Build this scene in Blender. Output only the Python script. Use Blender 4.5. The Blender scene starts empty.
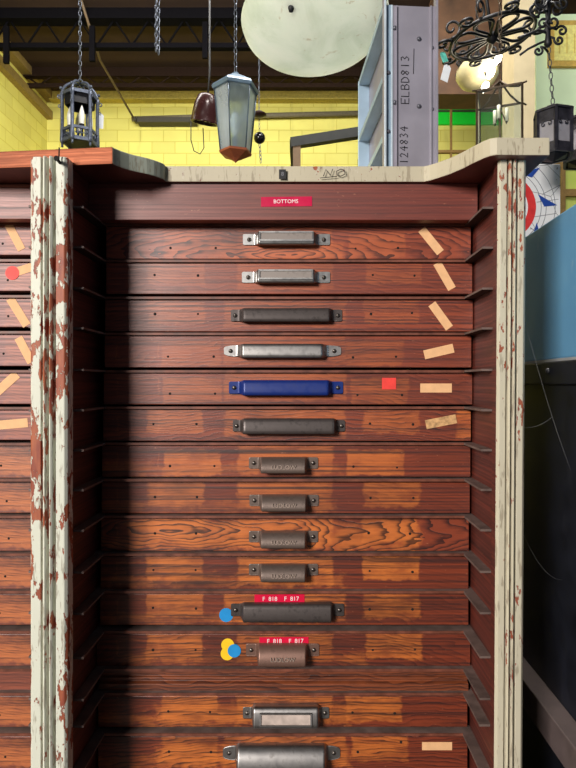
import bpy, bmesh, math, random
from mathutils import Vector, Matrix
random.seed(7)
S = bpy.context.scene
COL = S.collection
F, CU, CV, H = 577.0, 302.0, 384.0, 1.20          # focal length (px), principal point, camera height
PI = math.pi

def P(u, v, Y):
    return Vector(((u-CU)/F*Y, Y, H+(CV-v)/F*Y))
def PX(u, Y): return (u-CU)/F*Y
def PZ(v, Y): return H+(CV-v)/F*Y

# ------------------------------------------------------------------ mesh builder
class MB:
    def __init__(self):
        self.bm = bmesh.new(); self.m = 0
    def face(self, vs, smooth=False):
        try:
            f = self.bm.faces.new(vs); f.material_index = self.m; f.smooth = smooth
            return f
        except ValueError:
            return None
    def box(self, a, b, M=None):
        x0, y0, z0 = a; x1, y1, z1 = b
        if x0 > x1: x0, x1 = x1, x0
        if y0 > y1: y0, y1 = y1, y0
        if z0 > z1: z0, z1 = z1, z0
        co = [(x0,y0,z0),(x1,y0,z0),(x1,y1,z0),(x0,y1,z0),(x0,y0,z1),(x1,y0,z1),(x1,y1,z1),(x0,y1,z1)]
        vs = [self.bm.verts.new((M @ Vector(c)) if M else c) for c in co]
        for q in ((0,3,2,1),(4,5,6,7),(0,1,5,4),(1,2,6,5),(2,3,7,6),(3,0,4,7)):
            self.face([vs[i] for i in q])
        return self
    def beam(self, p, q, w, t, up=(0,0,1)):
        p = Vector(p); q = Vector(q); d = (q-p); L = d.length; d.normalize()
        s = d.cross(Vector(up))
        if s.length < 1e-4: s = d.cross(Vector((0,1,0)))
        s.normalize(); n = s.cross(d)
        M = Matrix((s, d, n)).transposed().to_4x4(); M.translation = p
        return self.box((-w/2,0,-t/2),(w/2,L,t/2), M)
    def tube(self, pts, r, n=6, closed=False, caps=True):
        pts = [Vector(p) for p in pts]
        k = len(pts)
        rs = r if isinstance(r, (list, tuple)) else [r]*k
        T = []
        for i in range(k):
            a = pts[i-1] if (i > 0 or closed) else pts[i]
            b = pts[(i+1) % k] if (i < k-1 or closed) else pts[i]
            t = b-a
            T.append(t.normalized() if t.length > 1e-9 else Vector((0,0,1)))
        ref = Vector((0,0,1)) if abs(T[0].z) < .9 else Vector((1,0,0))
        nrm = T[0].cross(ref).normalized(); rings = []
        for i in range(k):
            nrm = nrm - T[i]*nrm.dot(T[i])
            nrm = nrm.normalized() if nrm.length > 1e-6 else T[i].orthogonal().normalized()
            bn = T[i].cross(nrm)
            rings.append([self.bm.verts.new(pts[i]+(nrm*math.cos(2*PI*j/n)+bn*math.sin(2*PI*j/n))*rs[i]) for j in range(n)])
        for i in range(k if closed else k-1):
            A = rings[i]; B = rings[(i+1) % k]
            for j in range(n):
                self.face([A[j], A[(j+1)%n], B[(j+1)%n], B[j]], True)
        if caps and not closed:
            self.face(list(reversed(rings[0]))); self.face(rings[-1])
        return self
    def lathe(self, prof, c=(0,0,0), n=24, M=None, smooth=True, phase=0.0):
        c = Vector(c); rings = []
        for r, z in prof:
            if r < 1e-6:
                p = Vector((0,0,z)); p = (M @ p) if M else p
                rings.append([self.bm.verts.new(c+p)])
            else:
                ring = []
                for j in range(n):
                    a = 2*PI*j/n+phase
                    p = Vector((r*math.cos(a), r*math.sin(a), z)); p = (M @ p) if M else p
                    ring.append(self.bm.verts.new(c+p))
                rings.append(ring)
        for A, B in zip(rings, rings[1:]):
            for j in range(n):
                if len(A) == 1 and len(B) == 1: continue
                if len(A) == 1: self.face([A[0], B[(j+1)%n], B[j]], smooth)
                elif len(B) == 1: self.face([A[j], A[(j+1)%n], B[0]], smooth)
                else: self.face([A[j], A[(j+1)%n], B[(j+1)%n], B[j]], smooth)
        return self
    def prism(self, poly, axis_vec, M=None):
        """poly: list of 3D points, extruded by axis_vec"""
        a = [Vector(p) for p in poly]; e = Vector(axis_vec)
        if M: a = [M @ p for p in a]; e = M.to_3x3() @ e
        A = [self.bm.verts.new(p) for p in a]; B = [self.bm.verts.new(p+e) for p in a]
        n = len(A)
        self.face(list(reversed(A))); self.face(B)
        for i in range(n): self.face([A[i], A[(i+1)%n], B[(i+1)%n], B[i]])
        return self
    def loft(self, rings, smooth=True, caps=False):
        R = [[self.bm.verts.new(p) for p in r] for r in rings]
        for A, B in zip(R, R[1:]):
            for j in range(len(A)-1):
                self.face([A[j], B[j], B[j+1], A[j+1]], smooth)
        return R
    def text(self, s, size, M, extrude=.0004, mat=None):
        cu = bpy.data.curves.new('lettering', 'FONT'); cu.body = s; cu.size = size; cu.extrude = extrude
        cu.align_x = 'CENTER'; cu.align_y = 'CENTER'; cu.resolution_u = 3
        ob = bpy.data.objects.new('lettering', cu); COL.objects.link(ob)
        dg = bpy.context.evaluated_depsgraph_get()
        me = bpy.data.meshes.new_from_object(ob.evaluated_get(dg))
        me.transform(M)
        n0 = len(self.bm.faces)
        self.bm.from_mesh(me)
        self.bm.faces.ensure_lookup_table()
        for f in self.bm.faces[n0:]: f.material_index = self.m if mat is None else mat
        bpy.data.objects.remove(ob); bpy.data.curves.remove(cu); bpy.data.meshes.remove(me)
        return self
    def build(self, name, mats, parent=None, origin=(0,0,0), bevel=0, solid=0, normals=True, loc=None):
        me = bpy.data.meshes.new(name)
        if normals: bmesh.ops.recalc_face_normals(self.bm, faces=self.bm.faces[:])
        o3 = Vector(origin)
        if o3.length > 0:
            for v in self.bm.verts: v.co -= o3
        self.bm.to_mesh(me); self.bm.free()
        for m in (mats if isinstance(mats, (list, tuple)) else [mats]): me.materials.append(m)
        o = bpy.data.objects.new(name, me); COL.objects.link(o)
        if parent: o.parent = parent
        if loc is not None: o.location = loc
        elif not parent: o.location = o3
        if solid:
            md = o.modifiers.new('shell', 'SOLIDIFY'); md.thickness = solid; md.offset = 0
        if bevel:
            md = o.modifiers.new('edge', 'BEVEL'); md.width = bevel; md.segments = 2; md.limit_method = 'ANGLE'
            md.angle_limit = math.radians(40); md.use_clamp_overlap = True
        return o

def tag(o, label, cat, group=None, kind=None):
    o['label'] = label; o['category'] = cat
    if group: o['group'] = group
    if kind: o['kind'] = kind
    return o
def thing(name, loc, label, cat, group=None):
    o = bpy.data.objects.new(name, None); o.empty_display_size = .05
    COL.objects.link(o); o.location = loc
    return tag(o, label, cat, group)
def struct(o):
    o['kind'] = 'structure'; return o

# ------------------------------------------------------------------ materials
def srgb(r, g, b):
    def c(x):
        x /= 255.0
        return x/12.92 if x <= .04045 else ((x+.055)/1.055)**2.4
    return (c(r), c(g), c(b), 1.0)

class NT:
    def __init__(self, name):
        self.mat = bpy.data.materials.new(name); self.mat.use_nodes = True
        self.t = self.mat.node_tree; self.t.nodes.clear()
        self.out = self.t.nodes.new('ShaderNodeOutputMaterial')
        self.b = self.t.nodes.new('ShaderNodeBsdfPrincipled')
        self.t.links.new(self.b.outputs[0], self.out.inputs[0])
    def n(self, typ, **kw):
        x = self.t.nodes.new(typ)
        for k, v in kw.items(): setattr(x, k, v)
        return x
    def set(self, sock, v):
        if hasattr(v, 'is_linked') or isinstance(v, bpy.types.NodeSocket): self.t.links.new(v, sock)
        else: sock.default_value = v
    def math(self, op, a, b=0.0, c=0.0, clamp=False):
        x = self.n('ShaderNodeMath', operation=op, use_clamp=clamp)
        self.set(x.inputs[0], a); self.set(x.inputs[1], b); self.set(x.inputs[2], c)
        return x.outputs[0]
    def coord(self, which='Object'):
        return self.n('ShaderNodeTexCoord').outputs[which]
    def mapping(self, vec, scale=(1,1,1), loc=(0,0,0), rot=(0,0,0)):
        x = self.n('ShaderNodeMapping'); self.set(x.inputs['Vector'], vec)
        x.inputs['Scale'].default_value = scale; x.inputs['Location'].default_value = loc; x.inputs['Rotation'].default_value = rot
        return x.outputs[0]
    def noise(self, vec, scale=5.0, detail=3.0, rough=.55, dist=0.0):
        x = self.n('ShaderNodeTexNoise'); self.set(x.inputs['Vector'], vec)
        x.inputs['Scale'].default_value = scale; x.inputs['Detail'].default_value = detail
        x.inputs['Roughness'].default_value = rough; x.inputs['Distortion'].default_value = dist
        return x.outputs['Fac']
    def ramp(self, fac, stops):
        x = self.n('ShaderNodeValToRGB'); self.set(x.inputs[0], fac)
        e = x.color_ramp.elements
        while len(e) < len(stops): e.new(.5)
        for el, (p, c) in zip(e, stops):
            el.position = p; el.color = c if len(c) == 4 else (*c, 1)
        return x.outputs[0]
    def mix(self, fac, a, b, mode='MIX'):
        x = self.n('ShaderNodeMix', data_type='RGBA', blend_type=mode)
        self.set(x.inputs[0], fac); self.set(x.inputs[6], a); self.set(x.inputs[7], b)
        return x.outputs[2]
    def step(self, v, lo, hi):
        x = self.n('ShaderNodeMapRange', interpolation_type='SMOOTHSTEP')
        self.set(x.inputs[0], v); x.inputs[1].default_value = lo; x.inputs[2].default_value = hi
        return x.outputs[0]
    def bump(self, h, strength=.3, dist=.002):
        x = self.n('ShaderNodeBump'); x.inputs['Strength'].default_value = strength; x.inputs['Distance'].default_value = dist
        self.set(x.inputs['Height'], h); self.t.links.new(x.outputs[0], self.b.inputs['Normal'])
    def fin(self, color=None, rough=None, metal=None, spec=None, emis=None, estr=None, alpha=None, trans=None, coat=None):
        i = self.b.inputs
        if color is not None: self.set(i['Base Color'], color)
        if rough is not None: self.set(i['Roughness'], rough)
        if metal is not None: self.set(i['Metallic'], metal)
        if spec is not None: self.set(i['Specular IOR Level'], spec)
        if emis is not None: self.set(i['Emission Color'], emis)
        if estr is not None: self.set(i['Emission Strength'], estr)
        if trans is not None: self.set(i['Transmission Weight'], trans)
        if coat is not None: self.set(i['Coat Weight'], coat)
        return self.mat

def simple(name, col, rough=.5, metal=0.0, var=.12, scale=30.0, bump=0.0, spec=None):
    t = NT(name); co = t.coord()
    f = t.noise(co, scale, 4)
    d = tuple(c*(1-var*1.6) for c in col[:3])+(1,); l = tuple(min(1, c*(1+var)) for c in col[:3])+(1,)
    c = t.ramp(f, [(.3, d), (.7, l)])
    if bump: t.bump(f, bump, .001)
    r = t.math('MULTIPLY_ADD', f, .2, rough-.1)
    return t.fin(c, r, metal, spec)

def wood(name, dark, light, patch, patches=(), seed=0.0, fig=0.5, fig_scale=1.0, rough=.42, center=None, coat=.5):
    """stained drawer-front wood: fibre streaks, cathedral figure, worn rectangles where hardware sat"""
    t = NT(name); co = t.coord()
    sx = t.n('ShaderNodeSeparateXYZ'); t.set(sx.inputs[0], co)
    x, z = sx.outputs[0], sx.outputs[2]
    off = (seed*3.17 % 9, seed*1.31 % 7, seed*2.71 % 5)
    fib = t.noise(t.mapping(co, (5, 5, 260), off), 1.0, 5, .65)
    fine = t.noise(t.mapping(co, (40, 40, 900), off), 1.0, 2)
    warp = t.noise(t.mapping(co, (9, 9, 26), off), 1.0, 3, .5)
    cx, cz = center if center else ((seed*.37 % .5)-.25, -.05 - (seed*.13 % .06))
    dx = t.math('MULTIPLY', t.math('SUBTRACT', x, cx), .16*fig_scale)
    dz = t.math('SUBTRACT', z, cz)
    rr = t.math('SQRT', t.math('ADD', t.math('MULTIPLY', dx, dx), t.math('MULTIPLY', dz, dz)))
    rr = t.math('ADD', rr, t.math('MULTIPLY', warp, .035))
    ring = t.math('FRACT', t.math('MULTIPLY', rr, 190.0))
    ring = t.math('POWER', ring, 1.8)
    line = t.noise(t.mapping(co, (1.6, 1.6, 270), off), 1.0, 2, .5)
    fib = t.math('ADD', t.math('MULTIPLY', t.math('SUBTRACT', fib, .5), 1.5), .5)
    fib = t.math('ADD', t.math('MULTIPLY', fib, .5), t.math('MULTIPLY_ADD', line, 1.0, -.25), 0, True)
    g = t.math('ADD', t.math('MULTIPLY', fib, 1-fig*.6), t.math('MULTIPLY', ring, fig*.6))
    base = t.ramp(g, [(.30, light), (.48, tuple((a*.45+b*.55) for a, b in zip(light[:3], dark[:3]))), (.66, dark), (.80, tuple(c*.35 for c in dark[:3]))])
    pl = tuple(min(1, c*1.2) for c in patch[:3]); pd = tuple(c*.28 for c in patch[:3])
    pcol = t.ramp(g, [(.28, pl), (.46, patch), (.64, pd), (.8, tuple(c*.5 for c in pd))])
    edge = t.noise(t.mapping(co, (55, 55, 75), off), 1.0, 4, .65)
    col = base
    for (px, pz, hw, hh, st, soft) in patches:
        hollow = st < 0; st = abs(st)
        ax = t.math('SUBTRACT', t.math('ABSOLUTE', t.math('SUBTRACT', x, px)), hw)
        az = t.math('SUBTRACT', t.math('ABSOLUTE', t.math('SUBTRACT', z, pz)), hh)
        d = t.math('MAXIMUM', ax, az)
        d = t.math('ADD', d, t.math('MULTIPLY', t.math('SUBTRACT', edge, .5), .012+soft*.05))
        if hollow: d = t.math('SUBTRACT', t.math('ABSOLUTE', d), .0009)
        m = t.n('ShaderNodeMapRange', interpolation_type='SMOOTHSTEP')
        t.set(m.inputs[0], d); m.inputs[1].default_value = .0012+soft*.012; m.inputs[2].default_value = -.0012-soft*.012
        blot = t.step(t.noise(t.mapping(co, (18, 18, 40), (off[1]+px, 0, off[2])), 1.0, 4, .6), .30, .60)
        mm = t.math('MULTIPLY', m.outputs[0], t.math('MULTIPLY', t.math('MULTIPLY_ADD', blot, .7, .3), st))
        col = t.mix(mm, col, pcol)
    stain = t.step(t.noise(t.mapping(co, (6, 6, 22), off), 1.0, 4, .6), .50, .74)
    col = t.mix(t.math('MULTIPLY', stain, .55), col, tuple(c*.45 for c in dark[:3])+(1,))
    scr = t.step(t.noise(t.mapping(co, (120, 120, 300), off, (0, .15, 0)), 1.0, 2), .70, .78)
    col = t.mix(t.math('MULTIPLY', scr, .35), col, srgb(196, 130, 96))
    t.bump(t.math('ADD', t.math('MULTIPLY', g, .6), t.math('MULTIPLY', fine, .5)), .35, .0012)
    r = t.math('MULTIPLY_ADD', fib, .25, rough-.10)
    t.b.inputs['Coat Roughness'].default_value = .5
    return t.fin(col, r, 0, .5, coat=coat)

def peeling(name, paint, amount, seed=0, under=srgb(128, 62, 50), under2=srgb(164, 92, 62), zs=.4, fs=1.0):
    t = NT(name); co = t.coord()
    n1 = t.noise(t.mapping(co, (70*fs, 70*fs, 70*zs*fs), (seed, seed*.3, seed*.7)), 1.0, 6, .62)
    n2 = t.noise(t.mapping(co, (16, 16, 5), (seed*.7, 2, seed)), 1.0, 3, .5)
    n3 = t.noise(t.mapping(co, (260, 260, 90), (seed, 1, 1)), 1.0, 3, .6)
    v = t.math('ADD', t.math('MULTIPLY', n1, .62), t.math('MULTIPLY', n2, .38))
    thr = .5+.16*(1-2*amount)
    m = t.step(v, thr-.006, thr+.010)
    halo = t.step(v, thr-.035, thr+.0)
    fleck = t.step(n3, .70, .74)
    pc = t.mix(t.math('MULTIPLY', n2, .7), paint, tuple(c*.74 for c in paint[:3])+(1,))
    pc = t.mix(t.math('MULTIPLY', halo, .30), pc, srgb(225, 222, 210))
    crack = t.noise(t.mapping(co, (150, 150, 22), (seed, 4, 1)), 1.0, 3, .7)
    pc = t.mix(t.math('MULTIPLY', t.step(crack, .56, .64), .55), pc, srgb(122, 108, 90))
    uc = t.ramp(t.noise(t.mapping(co, (120, 120, 30)), 1.0, 3), [(.3, under), (.7, under2)])
    col = t.mix(t.math('MAXIMUM', m, t.math('MULTIPLY', fleck, .8)), pc, uc)
    t.bump(t.math('SUBTRACT', 1.0, m), .7, .0012)
    return t.fin(col, .55, 0, .35)

def metal(name, col, rough=.3, scuff=.4, dirt=srgb(40, 30, 25), m=1.0):
    t = NT(name); co = t.coord()
    a = t.noise(t.mapping(co, (60, 60, 220)), 1.0, 5, .65)
    b = t.noise(co, 90, 4, .6)
    d = t.step(b, .52, .72)
    c = t.mix(t.math('MULTIPLY', d, scuff), col, dirt)
    c = t.mix(t.math('MULTIPLY', a, .3), c, tuple(x*.7 for x in col[:3])+(1,))
    t.bump(b, .12, .0006)
    return t.fin(c, t.math('MULTIPLY_ADD', b, .3, rough-.1), m)

def brick(name, col, mort, axis='X'):
    t = NT(name); co = t.coord()
    s = t.n('ShaderNodeSeparateXYZ'); t.set(s.inputs[0], co)
    c = t.n('ShaderNodeCombineXYZ')
    t.set(c.inputs[0], s.outputs[0 if axis == 'X' else 1]); t.set(c.inputs[1], s.outputs[2])
    bt = t.n('ShaderNodeTexBrick'); t.set(bt.inputs['Vector'], c.outputs[0])
    bt.inputs['Color1'].default_value = col; bt.inputs['Color2'].default_value = tuple(x*.86 for x in col[:3])+(1,)
    bt.inputs['Mortar'].default_value = mort; bt.inputs['Scale'].default_value = 1.0
    bt.inputs['Brick Width'].default_value = .40; bt.inputs['Row Height'].default_value = .20
    bt.inputs['Mortar Size'].default_value = .008; bt.inputs['Mortar Smooth'].default_value = .4
    n = t.noise(co, .9, 5, .6)
    k = t.mix(t.math('MULTIPLY', t.step(n, .45, .8), .55), bt.outputs[0], srgb(206, 190, 96))
    n2 = t.noise(t.mapping(co, (2.2, 2.2, .4)), 1.0, 4, .6)
    k = t.mix(t.math('MULTIPLY', t.step(n2, .60, .78), .5), k, srgb(150, 138, 62))
    t.bump(t.math('SUBTRACT', 1.0, bt.outputs['Fac']), .4, .01)
    return t.fin(k, .7, 0, .3)

def glassy(name, tint, rough=.06, dust=.12):
    t = NT(name); co = t.coord()
    tr = t.n('ShaderNodeBsdfTransparent'); tr.inputs[0].default_value = tint
    gl = t.n('ShaderNodeBsdfGlossy'); gl.inputs[0].default_value = (1, 1, 1, 1); gl.inputs[1].default_value = rough
    df = t.n('ShaderNodeBsdfTranslucent'); df.inputs[0].default_value = (.92, .96, 1, 1)
    lw = t.n('ShaderNodeLayerWeight'); lw.inputs[0].default_value = .35
    m1 = t.n('ShaderNodeMixShader'); t.t.links.new(lw.outputs['Fresnel'], m1.inputs[0])
    t.t.links.new(tr.outputs[0], m1.inputs[1]); t.t.links.new(gl.outputs[0], m1.inputs[2])
    m2 = t.n('ShaderNodeMixShader')
    t.set(m2.inputs[0], t.math('MULTIPLY', t.noise(t.mapping(co, (9, 9, 3)), 1.0, 4, .6), dust*2))
    t.t.links.new(m1.outputs[0], m2.inputs[1]); t.t.links.new(df.outputs[0], m2.inputs[2])
    t.t.links.new(m2.outputs[0], t.out.inputs[0])
    t.t.nodes.remove(t.b)
    return t.mat

def emit(name, col, k):
    t = NT(name)
    return t.fin((0, 0, 0, 1), .5, emis=col, estr=k)

BLACK = simple('black_hole', (.006, .004, .003, 1), .9)
SIDEWOOD = wood('side_wood', srgb(60, 21, 16), srgb(104, 42, 30), srgb(150, 80, 50), [], 3.3, .15, rough=.45)
RUNNER = simple('dusty_runner', srgb(104, 86, 80), .62, 0, .25, 40, .2)
UNDER = simple('shaded_runner_underside', srgb(44, 30, 28), .7, 0, .2, 40)  # shade beneath the runners, put into the colour
RAIL = simple('rail_edge', srgb(112, 62, 46), .5, 0, .3, 60, .2)
POST_L = peeling('peeling_cream_paint', srgb(212, 213, 198), .44, 2.0, fs=1.25)
POST_R = peeling('chipped_cream_paint', srgb(198, 190, 168), .22, 5.0, fs=1.7)
SLAB_P = peeling('worn_cream_paint', srgb(194, 184, 160), .05, 8.0, zs=1)
SLAB_SHADE = peeling('shaded_cream_paint', srgb(164, 170, 156), .05, 3.0, zs=1)  # cream paint with the turned-away left curve's shade mixed into its colour
SLAB_W = wood('bare_orange_wood', srgb(150, 78, 50), srgb(208, 118, 78), srgb(206, 118, 84), [], 6.1, .2, rough=.75, coat=0)
CHROME = metal('worn_chrome', srgb(176, 174, 172), .32, .6)
STEEL = metal('silver_steel', srgb(172, 168, 166), .36, .45)
DARKM = metal('blackened_steel', srgb(84, 76, 74), .40, .7, srgb(34, 28, 27), .55)
BRONZE = metal('tarnished_bronze', srgb(122, 106, 98), .40, .5, srgb(60, 46, 42), .6)
BRONZE2 = metal('red_bronze', srgb(138, 106, 94), .40, .4, srgb(66, 46, 42), .6)
BLUEP = metal('chipped_blue_enamel', srgb(20, 44, 116), .35, .25, srgb(24, 30, 66), m=.15)
LIT = metal('lit_letter_bronze', srgb(168, 148, 136), .5, .1, m=.2)  # paler than the cup: letters catching light, put into the colour
SCREW = metal('screw_steel', srgb(120, 112, 106), .4, .6)
CARD = simple('label_card', srgb(190, 172, 162), .75, 0, .18, 60)
CARD_DK = metal('grey_label_card', srgb(150, 140, 134), .5, .3, m=.5)
TAPE = simple('tan_masking_tape', srgb(228, 178, 130), .75, 0, .06, 80)
TAPE_OLD = simple('dirty_masking_tape', srgb(205, 160, 110), .8, 0, .3, 120)
RED_T = simple('red_label_tape', srgb(214, 18, 62), .3, 0, .08, 40)
RED_T2 = simple('crimson_label_tape', srgb(196, 20, 70), .3, 0, .08, 40)
WHITE_L = simple('white_letters', srgb(240, 225, 225), .5, 0, .03)
RED_S = simple('red_sticker', srgb(234, 62, 54), .6, 0, .08, 60)
BLUE_S = simple('blue_sticker', srgb(18, 140, 208), .6, 0, .06, 60)
YEL_S = simple('yellow_sticker', srgb(246, 200, 24), .6, 0, .06, 60)
INK = simple('marker_ink', srgb(18, 18, 26), .6)

# ------------------------------------------------------------------ the room
WY, CZ, LX = 10.0, H+5.0, -4.42
YELLOW = srgb(234, 226, 124)
BRX = brick('yellow_painted_brick', YELLOW, srgb(206, 194, 92), 'X')
BRY = brick('yellow_painted_brick_side', YELLOW, srgb(212, 200, 92), 'Y')
def concrete():
    t = NT('concrete'); co = t.coord()
    n = t.noise(co, 1.4, 6, .6)
    return t.fin(t.ramp(n, [(.3, srgb(48, 44, 40)), (.7, srgb(74, 68, 62))]), .6)
def deck():
    t = NT('brown_roof_deck'); co = t.coord()
    w = t.n('ShaderNodeTexWave', wave_type='BANDS', bands_direction='Y'); t.set(w.inputs['Vector'], co)
    w.inputs['Scale'].default_value = 1.1; w.inputs['Distortion'].default_value = .3
    n = t.noise(co, .8, 5, .6)
    c = t.mix(t.math('MULTIPLY', w.outputs['Fac'], .4), srgb(66, 52, 46), srgb(48, 38, 34))
    c = t.mix(t.step(n, .5, .75), c, srgb(74, 58, 50))
    return t.fin(c, .9, 0, .1)
struct(MB().box((LX-.2, -4, -.1), (6, WY+.2, 0)).build('floor', concrete()))
struct(MB().box((LX-.2, -1.5, CZ), (6, WY+.2, CZ+.15)).build('ceiling', deck()))
struct(MB().box((LX-.2, WY, 0), (6, WY+.2, CZ)).build('wall_back', BRX))
struct(MB().box((LX-.2, -2, 0), (LX, WY, CZ)).build('wall_left', BRY))
m = MB(); m.box((LX, -1.5, CZ-.42), (LX+.10, WY, CZ-.28)); m.box((LX, -1.5, CZ-.12), (LX+.16, WY, CZ))
struct(m.build('trim_1', simple('tan_ledge', srgb(150, 126, 72), .7)))
m = MB(); m.box((LX+.1, WY-.16, CZ-.14), (6, WY, CZ))
struct(m.build('trim_2', simple('yellow_ledge', srgb(196, 176, 84), .7)))
TRUSS = simple('dark_truss_steel', srgb(12, 11, 14), .9, 0, spec=.03)
TRUSS2 = simple('brown_truss_steel', srgb(44, 32, 26), .9, spec=.05)
def truss(Y, x0, x1, mat, hang=(), dz=.46, w=.09):
    m = MB(); zt = CZ-.10; zb = CZ-dz
    m.box((x0, Y-w, zt-.04), (x1, Y+w, zt+.10)); m.box((x0, Y-w*.5, zb-.045), (x1, Y+w*.5, zb+.02))
    x = x0; k = 0; st = .235
    while x < x1-st:
        a = (x, Y, zb if k % 2 else zt); b = (x+st, Y, zt if k % 2 else zb)
        m.tube([a, b], .013, 6); x += st; k += 1
    for u, v0, v1 in hang:
        X = PX(u, Y-.12)
        m.box((X-.035, Y-.13, PZ(v1, Y-.12)), (X+.035, Y-.09, PZ(v0, Y-.12)))
    return struct(m.build('roof_truss', mat))
truss(7.75, LX+.02, 3.2, TRUSS, [(6, 26, 63), (92, 26, 61), (205, 22, 58)])
truss(9.15, LX+.02, 3.2, TRUSS2, dz=.26, w=.05)
truss(5.9, LX+.02, 3.2, TRUSS, w=.12)

def tubething(name, pts, r, mat, label, cat, n=8):
    c = Vector(pts[0])
    return tag(MB().tube(pts, r, n).build(name, mat, None, c), label, cat)
m = MB()
tubething('conduit_pipe', [Vector((PX(80, 7.4), 7.4, CZ-.03)), P(100, 60, 8.2), P(133, 117, 9.8), P(133, 119, 9.93)], .018, simple('tan_conduit', srgb(92, 74, 52), .6), 'thin tan conduit running down from the roof to the yellow back wall', 'pipe')
tubething('wall_pipe', [P(132, 119, 9.9), P(200, 117, 9.9), P(420, 112, 9.9)], .045, simple('grey_pipe', srgb(112, 104, 84), .6), 'grey horizontal pipe along the yellow back wall', 'pipe')
m = MB(); p = P(166, 119, 9.8); m.box((p.x-.5, 9.80, p.z-.05), (p.x+.5, 9.997, p.z+.04)); m.box((p.x-.54, 9.75, p.z-.05), (p.x-.5, 9.88, p.z+.02)); m.box((p.x+.5, 9.75, p.z-.05), (p.x+.54, 9.88, p.z+.02))
tag(m.build('pipe_casing', simple('grey_casing', srgb(66, 62, 52), .7), None, p, bevel=.01), 'long grey casing on the pipe across the back wall', 'casing')

# right-hand side of the room: pillar, pale partition with a window
RPART = simple('pale_green_wall', srgb(226, 246, 206), .7, 0, .05, 2)
struct(MB().box((PX(514, 6.0), 6.0, 0), (PX(535, 6.0), 6.35, CZ)).build('trim_3', simple('tan_pillar', srgb(184, 168, 136), .7, 0, .10, 3)))
xa = PX(536, 6.6)
struct(MB().box((xa, 6.6, PZ(136, 6.6)), (6, 6.75, PZ(14, 6.6))).build('wall_right', RPART))
struct(MB().box((xa, 6.6, 0), (6, 6.75, PZ(236, 6.6))).build('wall_right_lower', RPART))
WOODF = simple('brown_window_timber', srgb(150, 118, 66), .6)
m = MB(); z0, z1 = PZ(236, 6.6), PZ(136, 6.6)
for z in (z0+.03, PZ(193, 6.6), PZ(164, 6.6), z1-.03): m.box((xa, 6.58, z-.04), (6, 6.70, z+.04))
for u in (537, 562, 600, 640, 680): X = PX(u, 6.6); m.box((X-.02, 6.575, z0), (X+.03, 6.705, z1))
w = struct(m.build('window_1', WOODF))
t = NT('yellow_green_pane'); n = t.noise(t.coord(), 2.0, 3)
pm = t.fin(t.ramp(n, [(.3, srgb(190, 214, 92)), (.7, srgb(226, 230, 130))]), .25)
MB().box((xa, 6.63, z0), (6, 6.65, z1)).build('pane', pm, w)
# yellow poster and green banner
m = MB(); a = P(549, 66, 6.55); b = P(600, 20, 6.55); m.box((a.x, 6.555, a.z), (b.x, 6.598, b.z))
m.m = 1; m.box((a.x+.06, 6.545, a.z+.06), (b.x-.06, 6.556, b.z-.06))
m.m = 2
for i in range(5):
    X = a.x+.11+i*.085; m.box((X, 6.541, a.z+.14), (X+.012, 6.546, b.z-.16))
tag(m.build('wall_poster', [simple('poster_border', srgb(206, 170, 84), .6), simple('poster_yellow', srgb(248, 232, 140), .6), simple('poster_ink', srgb(222, 196, 100), .6)], None, a),
    'yellow framed poster high on the pale green wall at right', 'poster')
m = MB(); a = P(400, 124, 9.94); b = P(520, 98, 9.94)
m.box((a.x, 9.95, a.z), (b.x, WY-.003, b.z)); m.m = 1
m.box((a.x-.03, 9.92, b.z-.24), (b.x+.03, 9.95, b.z-.21))
tag(m.build('green_banner', [simple('bright_green_sheet', srgb(12, 226, 52), .6, 0, .03), simple('banner_rail', srgb(70, 90, 60), .6)], None, a),
    'bright green banner strip hung across the back wall at right', 'banner')
# shelf-like timber in front of the yellow wall low right
m = MB(); a = P(430, 150, 8.6)
for u in (451, 477, 500): X = PX(u, 8.6); m.box((X-.014, 8.58, 0), (X+.014, 8.62, PZ(100, 8.6)))
for v in (102, 152): m.box((PX(425, 8.6), 8.57, PZ(v, 8.6)-.02), (PX(503, 8.6), 8.63, PZ(v, 8.6)+.02))
tag(m.build('timber_rack', simple('rack_timber', srgb(140, 110, 60), .7), None, (a.x, 8.6, 0)), 'slim brown timber rack standing before the yellow back wall, under the green banner', 'rack')
# dark brown bulkhead behind the scrollwork
struct(MB().box((PX(436, 7.2), 7.2, PZ(94, 7.2)), (PX(516, 7.2), 7.6, CZ)).build('trim_4', simple('brown_bulkhead', srgb(92, 64, 44), .7, 0, .3, 3)))

# black steel frame
FR = simple('black_frame_steel', srgb(30, 32, 30), .5)
m = MB(); Y = 3.4; base = P(296, 160, Y); base.z = 0
m.beam(P(291, 143.5, Y), P(372, 131, Y), .05, .055); m.beam(P(291, 143.5, Y+.5), P(372, 131, Y+.5), .05, .055)
a = P(293, 143, Y); b = P(372, 131, Y)
m.beam(P(294, 143.5, Y), P(294, 143.5, Y)+Vector((0, .5, 0)), .05, .05)
m.beam(P(370, 131, Y), P(370, 131, Y)+Vector((0, .5, 0)), .05, .05)
m.box((b.x-.03, Y-.025, 0), (b.x+.02, Y+.025, b.z)); m.box((b.x-.03, Y+.475, 0), (b.x+.02, Y+.525, b.z))
m.m = 1
m.box((a.x+.0, Y-.02, 0), (a.x+.045, Y+.02, a.z-.02)); m.box((a.x, Y+.48, 0), (a.x+.045, Y+.52, a.z-.02))
tag(m.build('steel_gantry', [FR, simple('brown_post', srgb(112, 88, 62), .6)], None, base), 'black steel gantry with sloping top rail, seen under the pale stone bowl', 'gantry')

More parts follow.
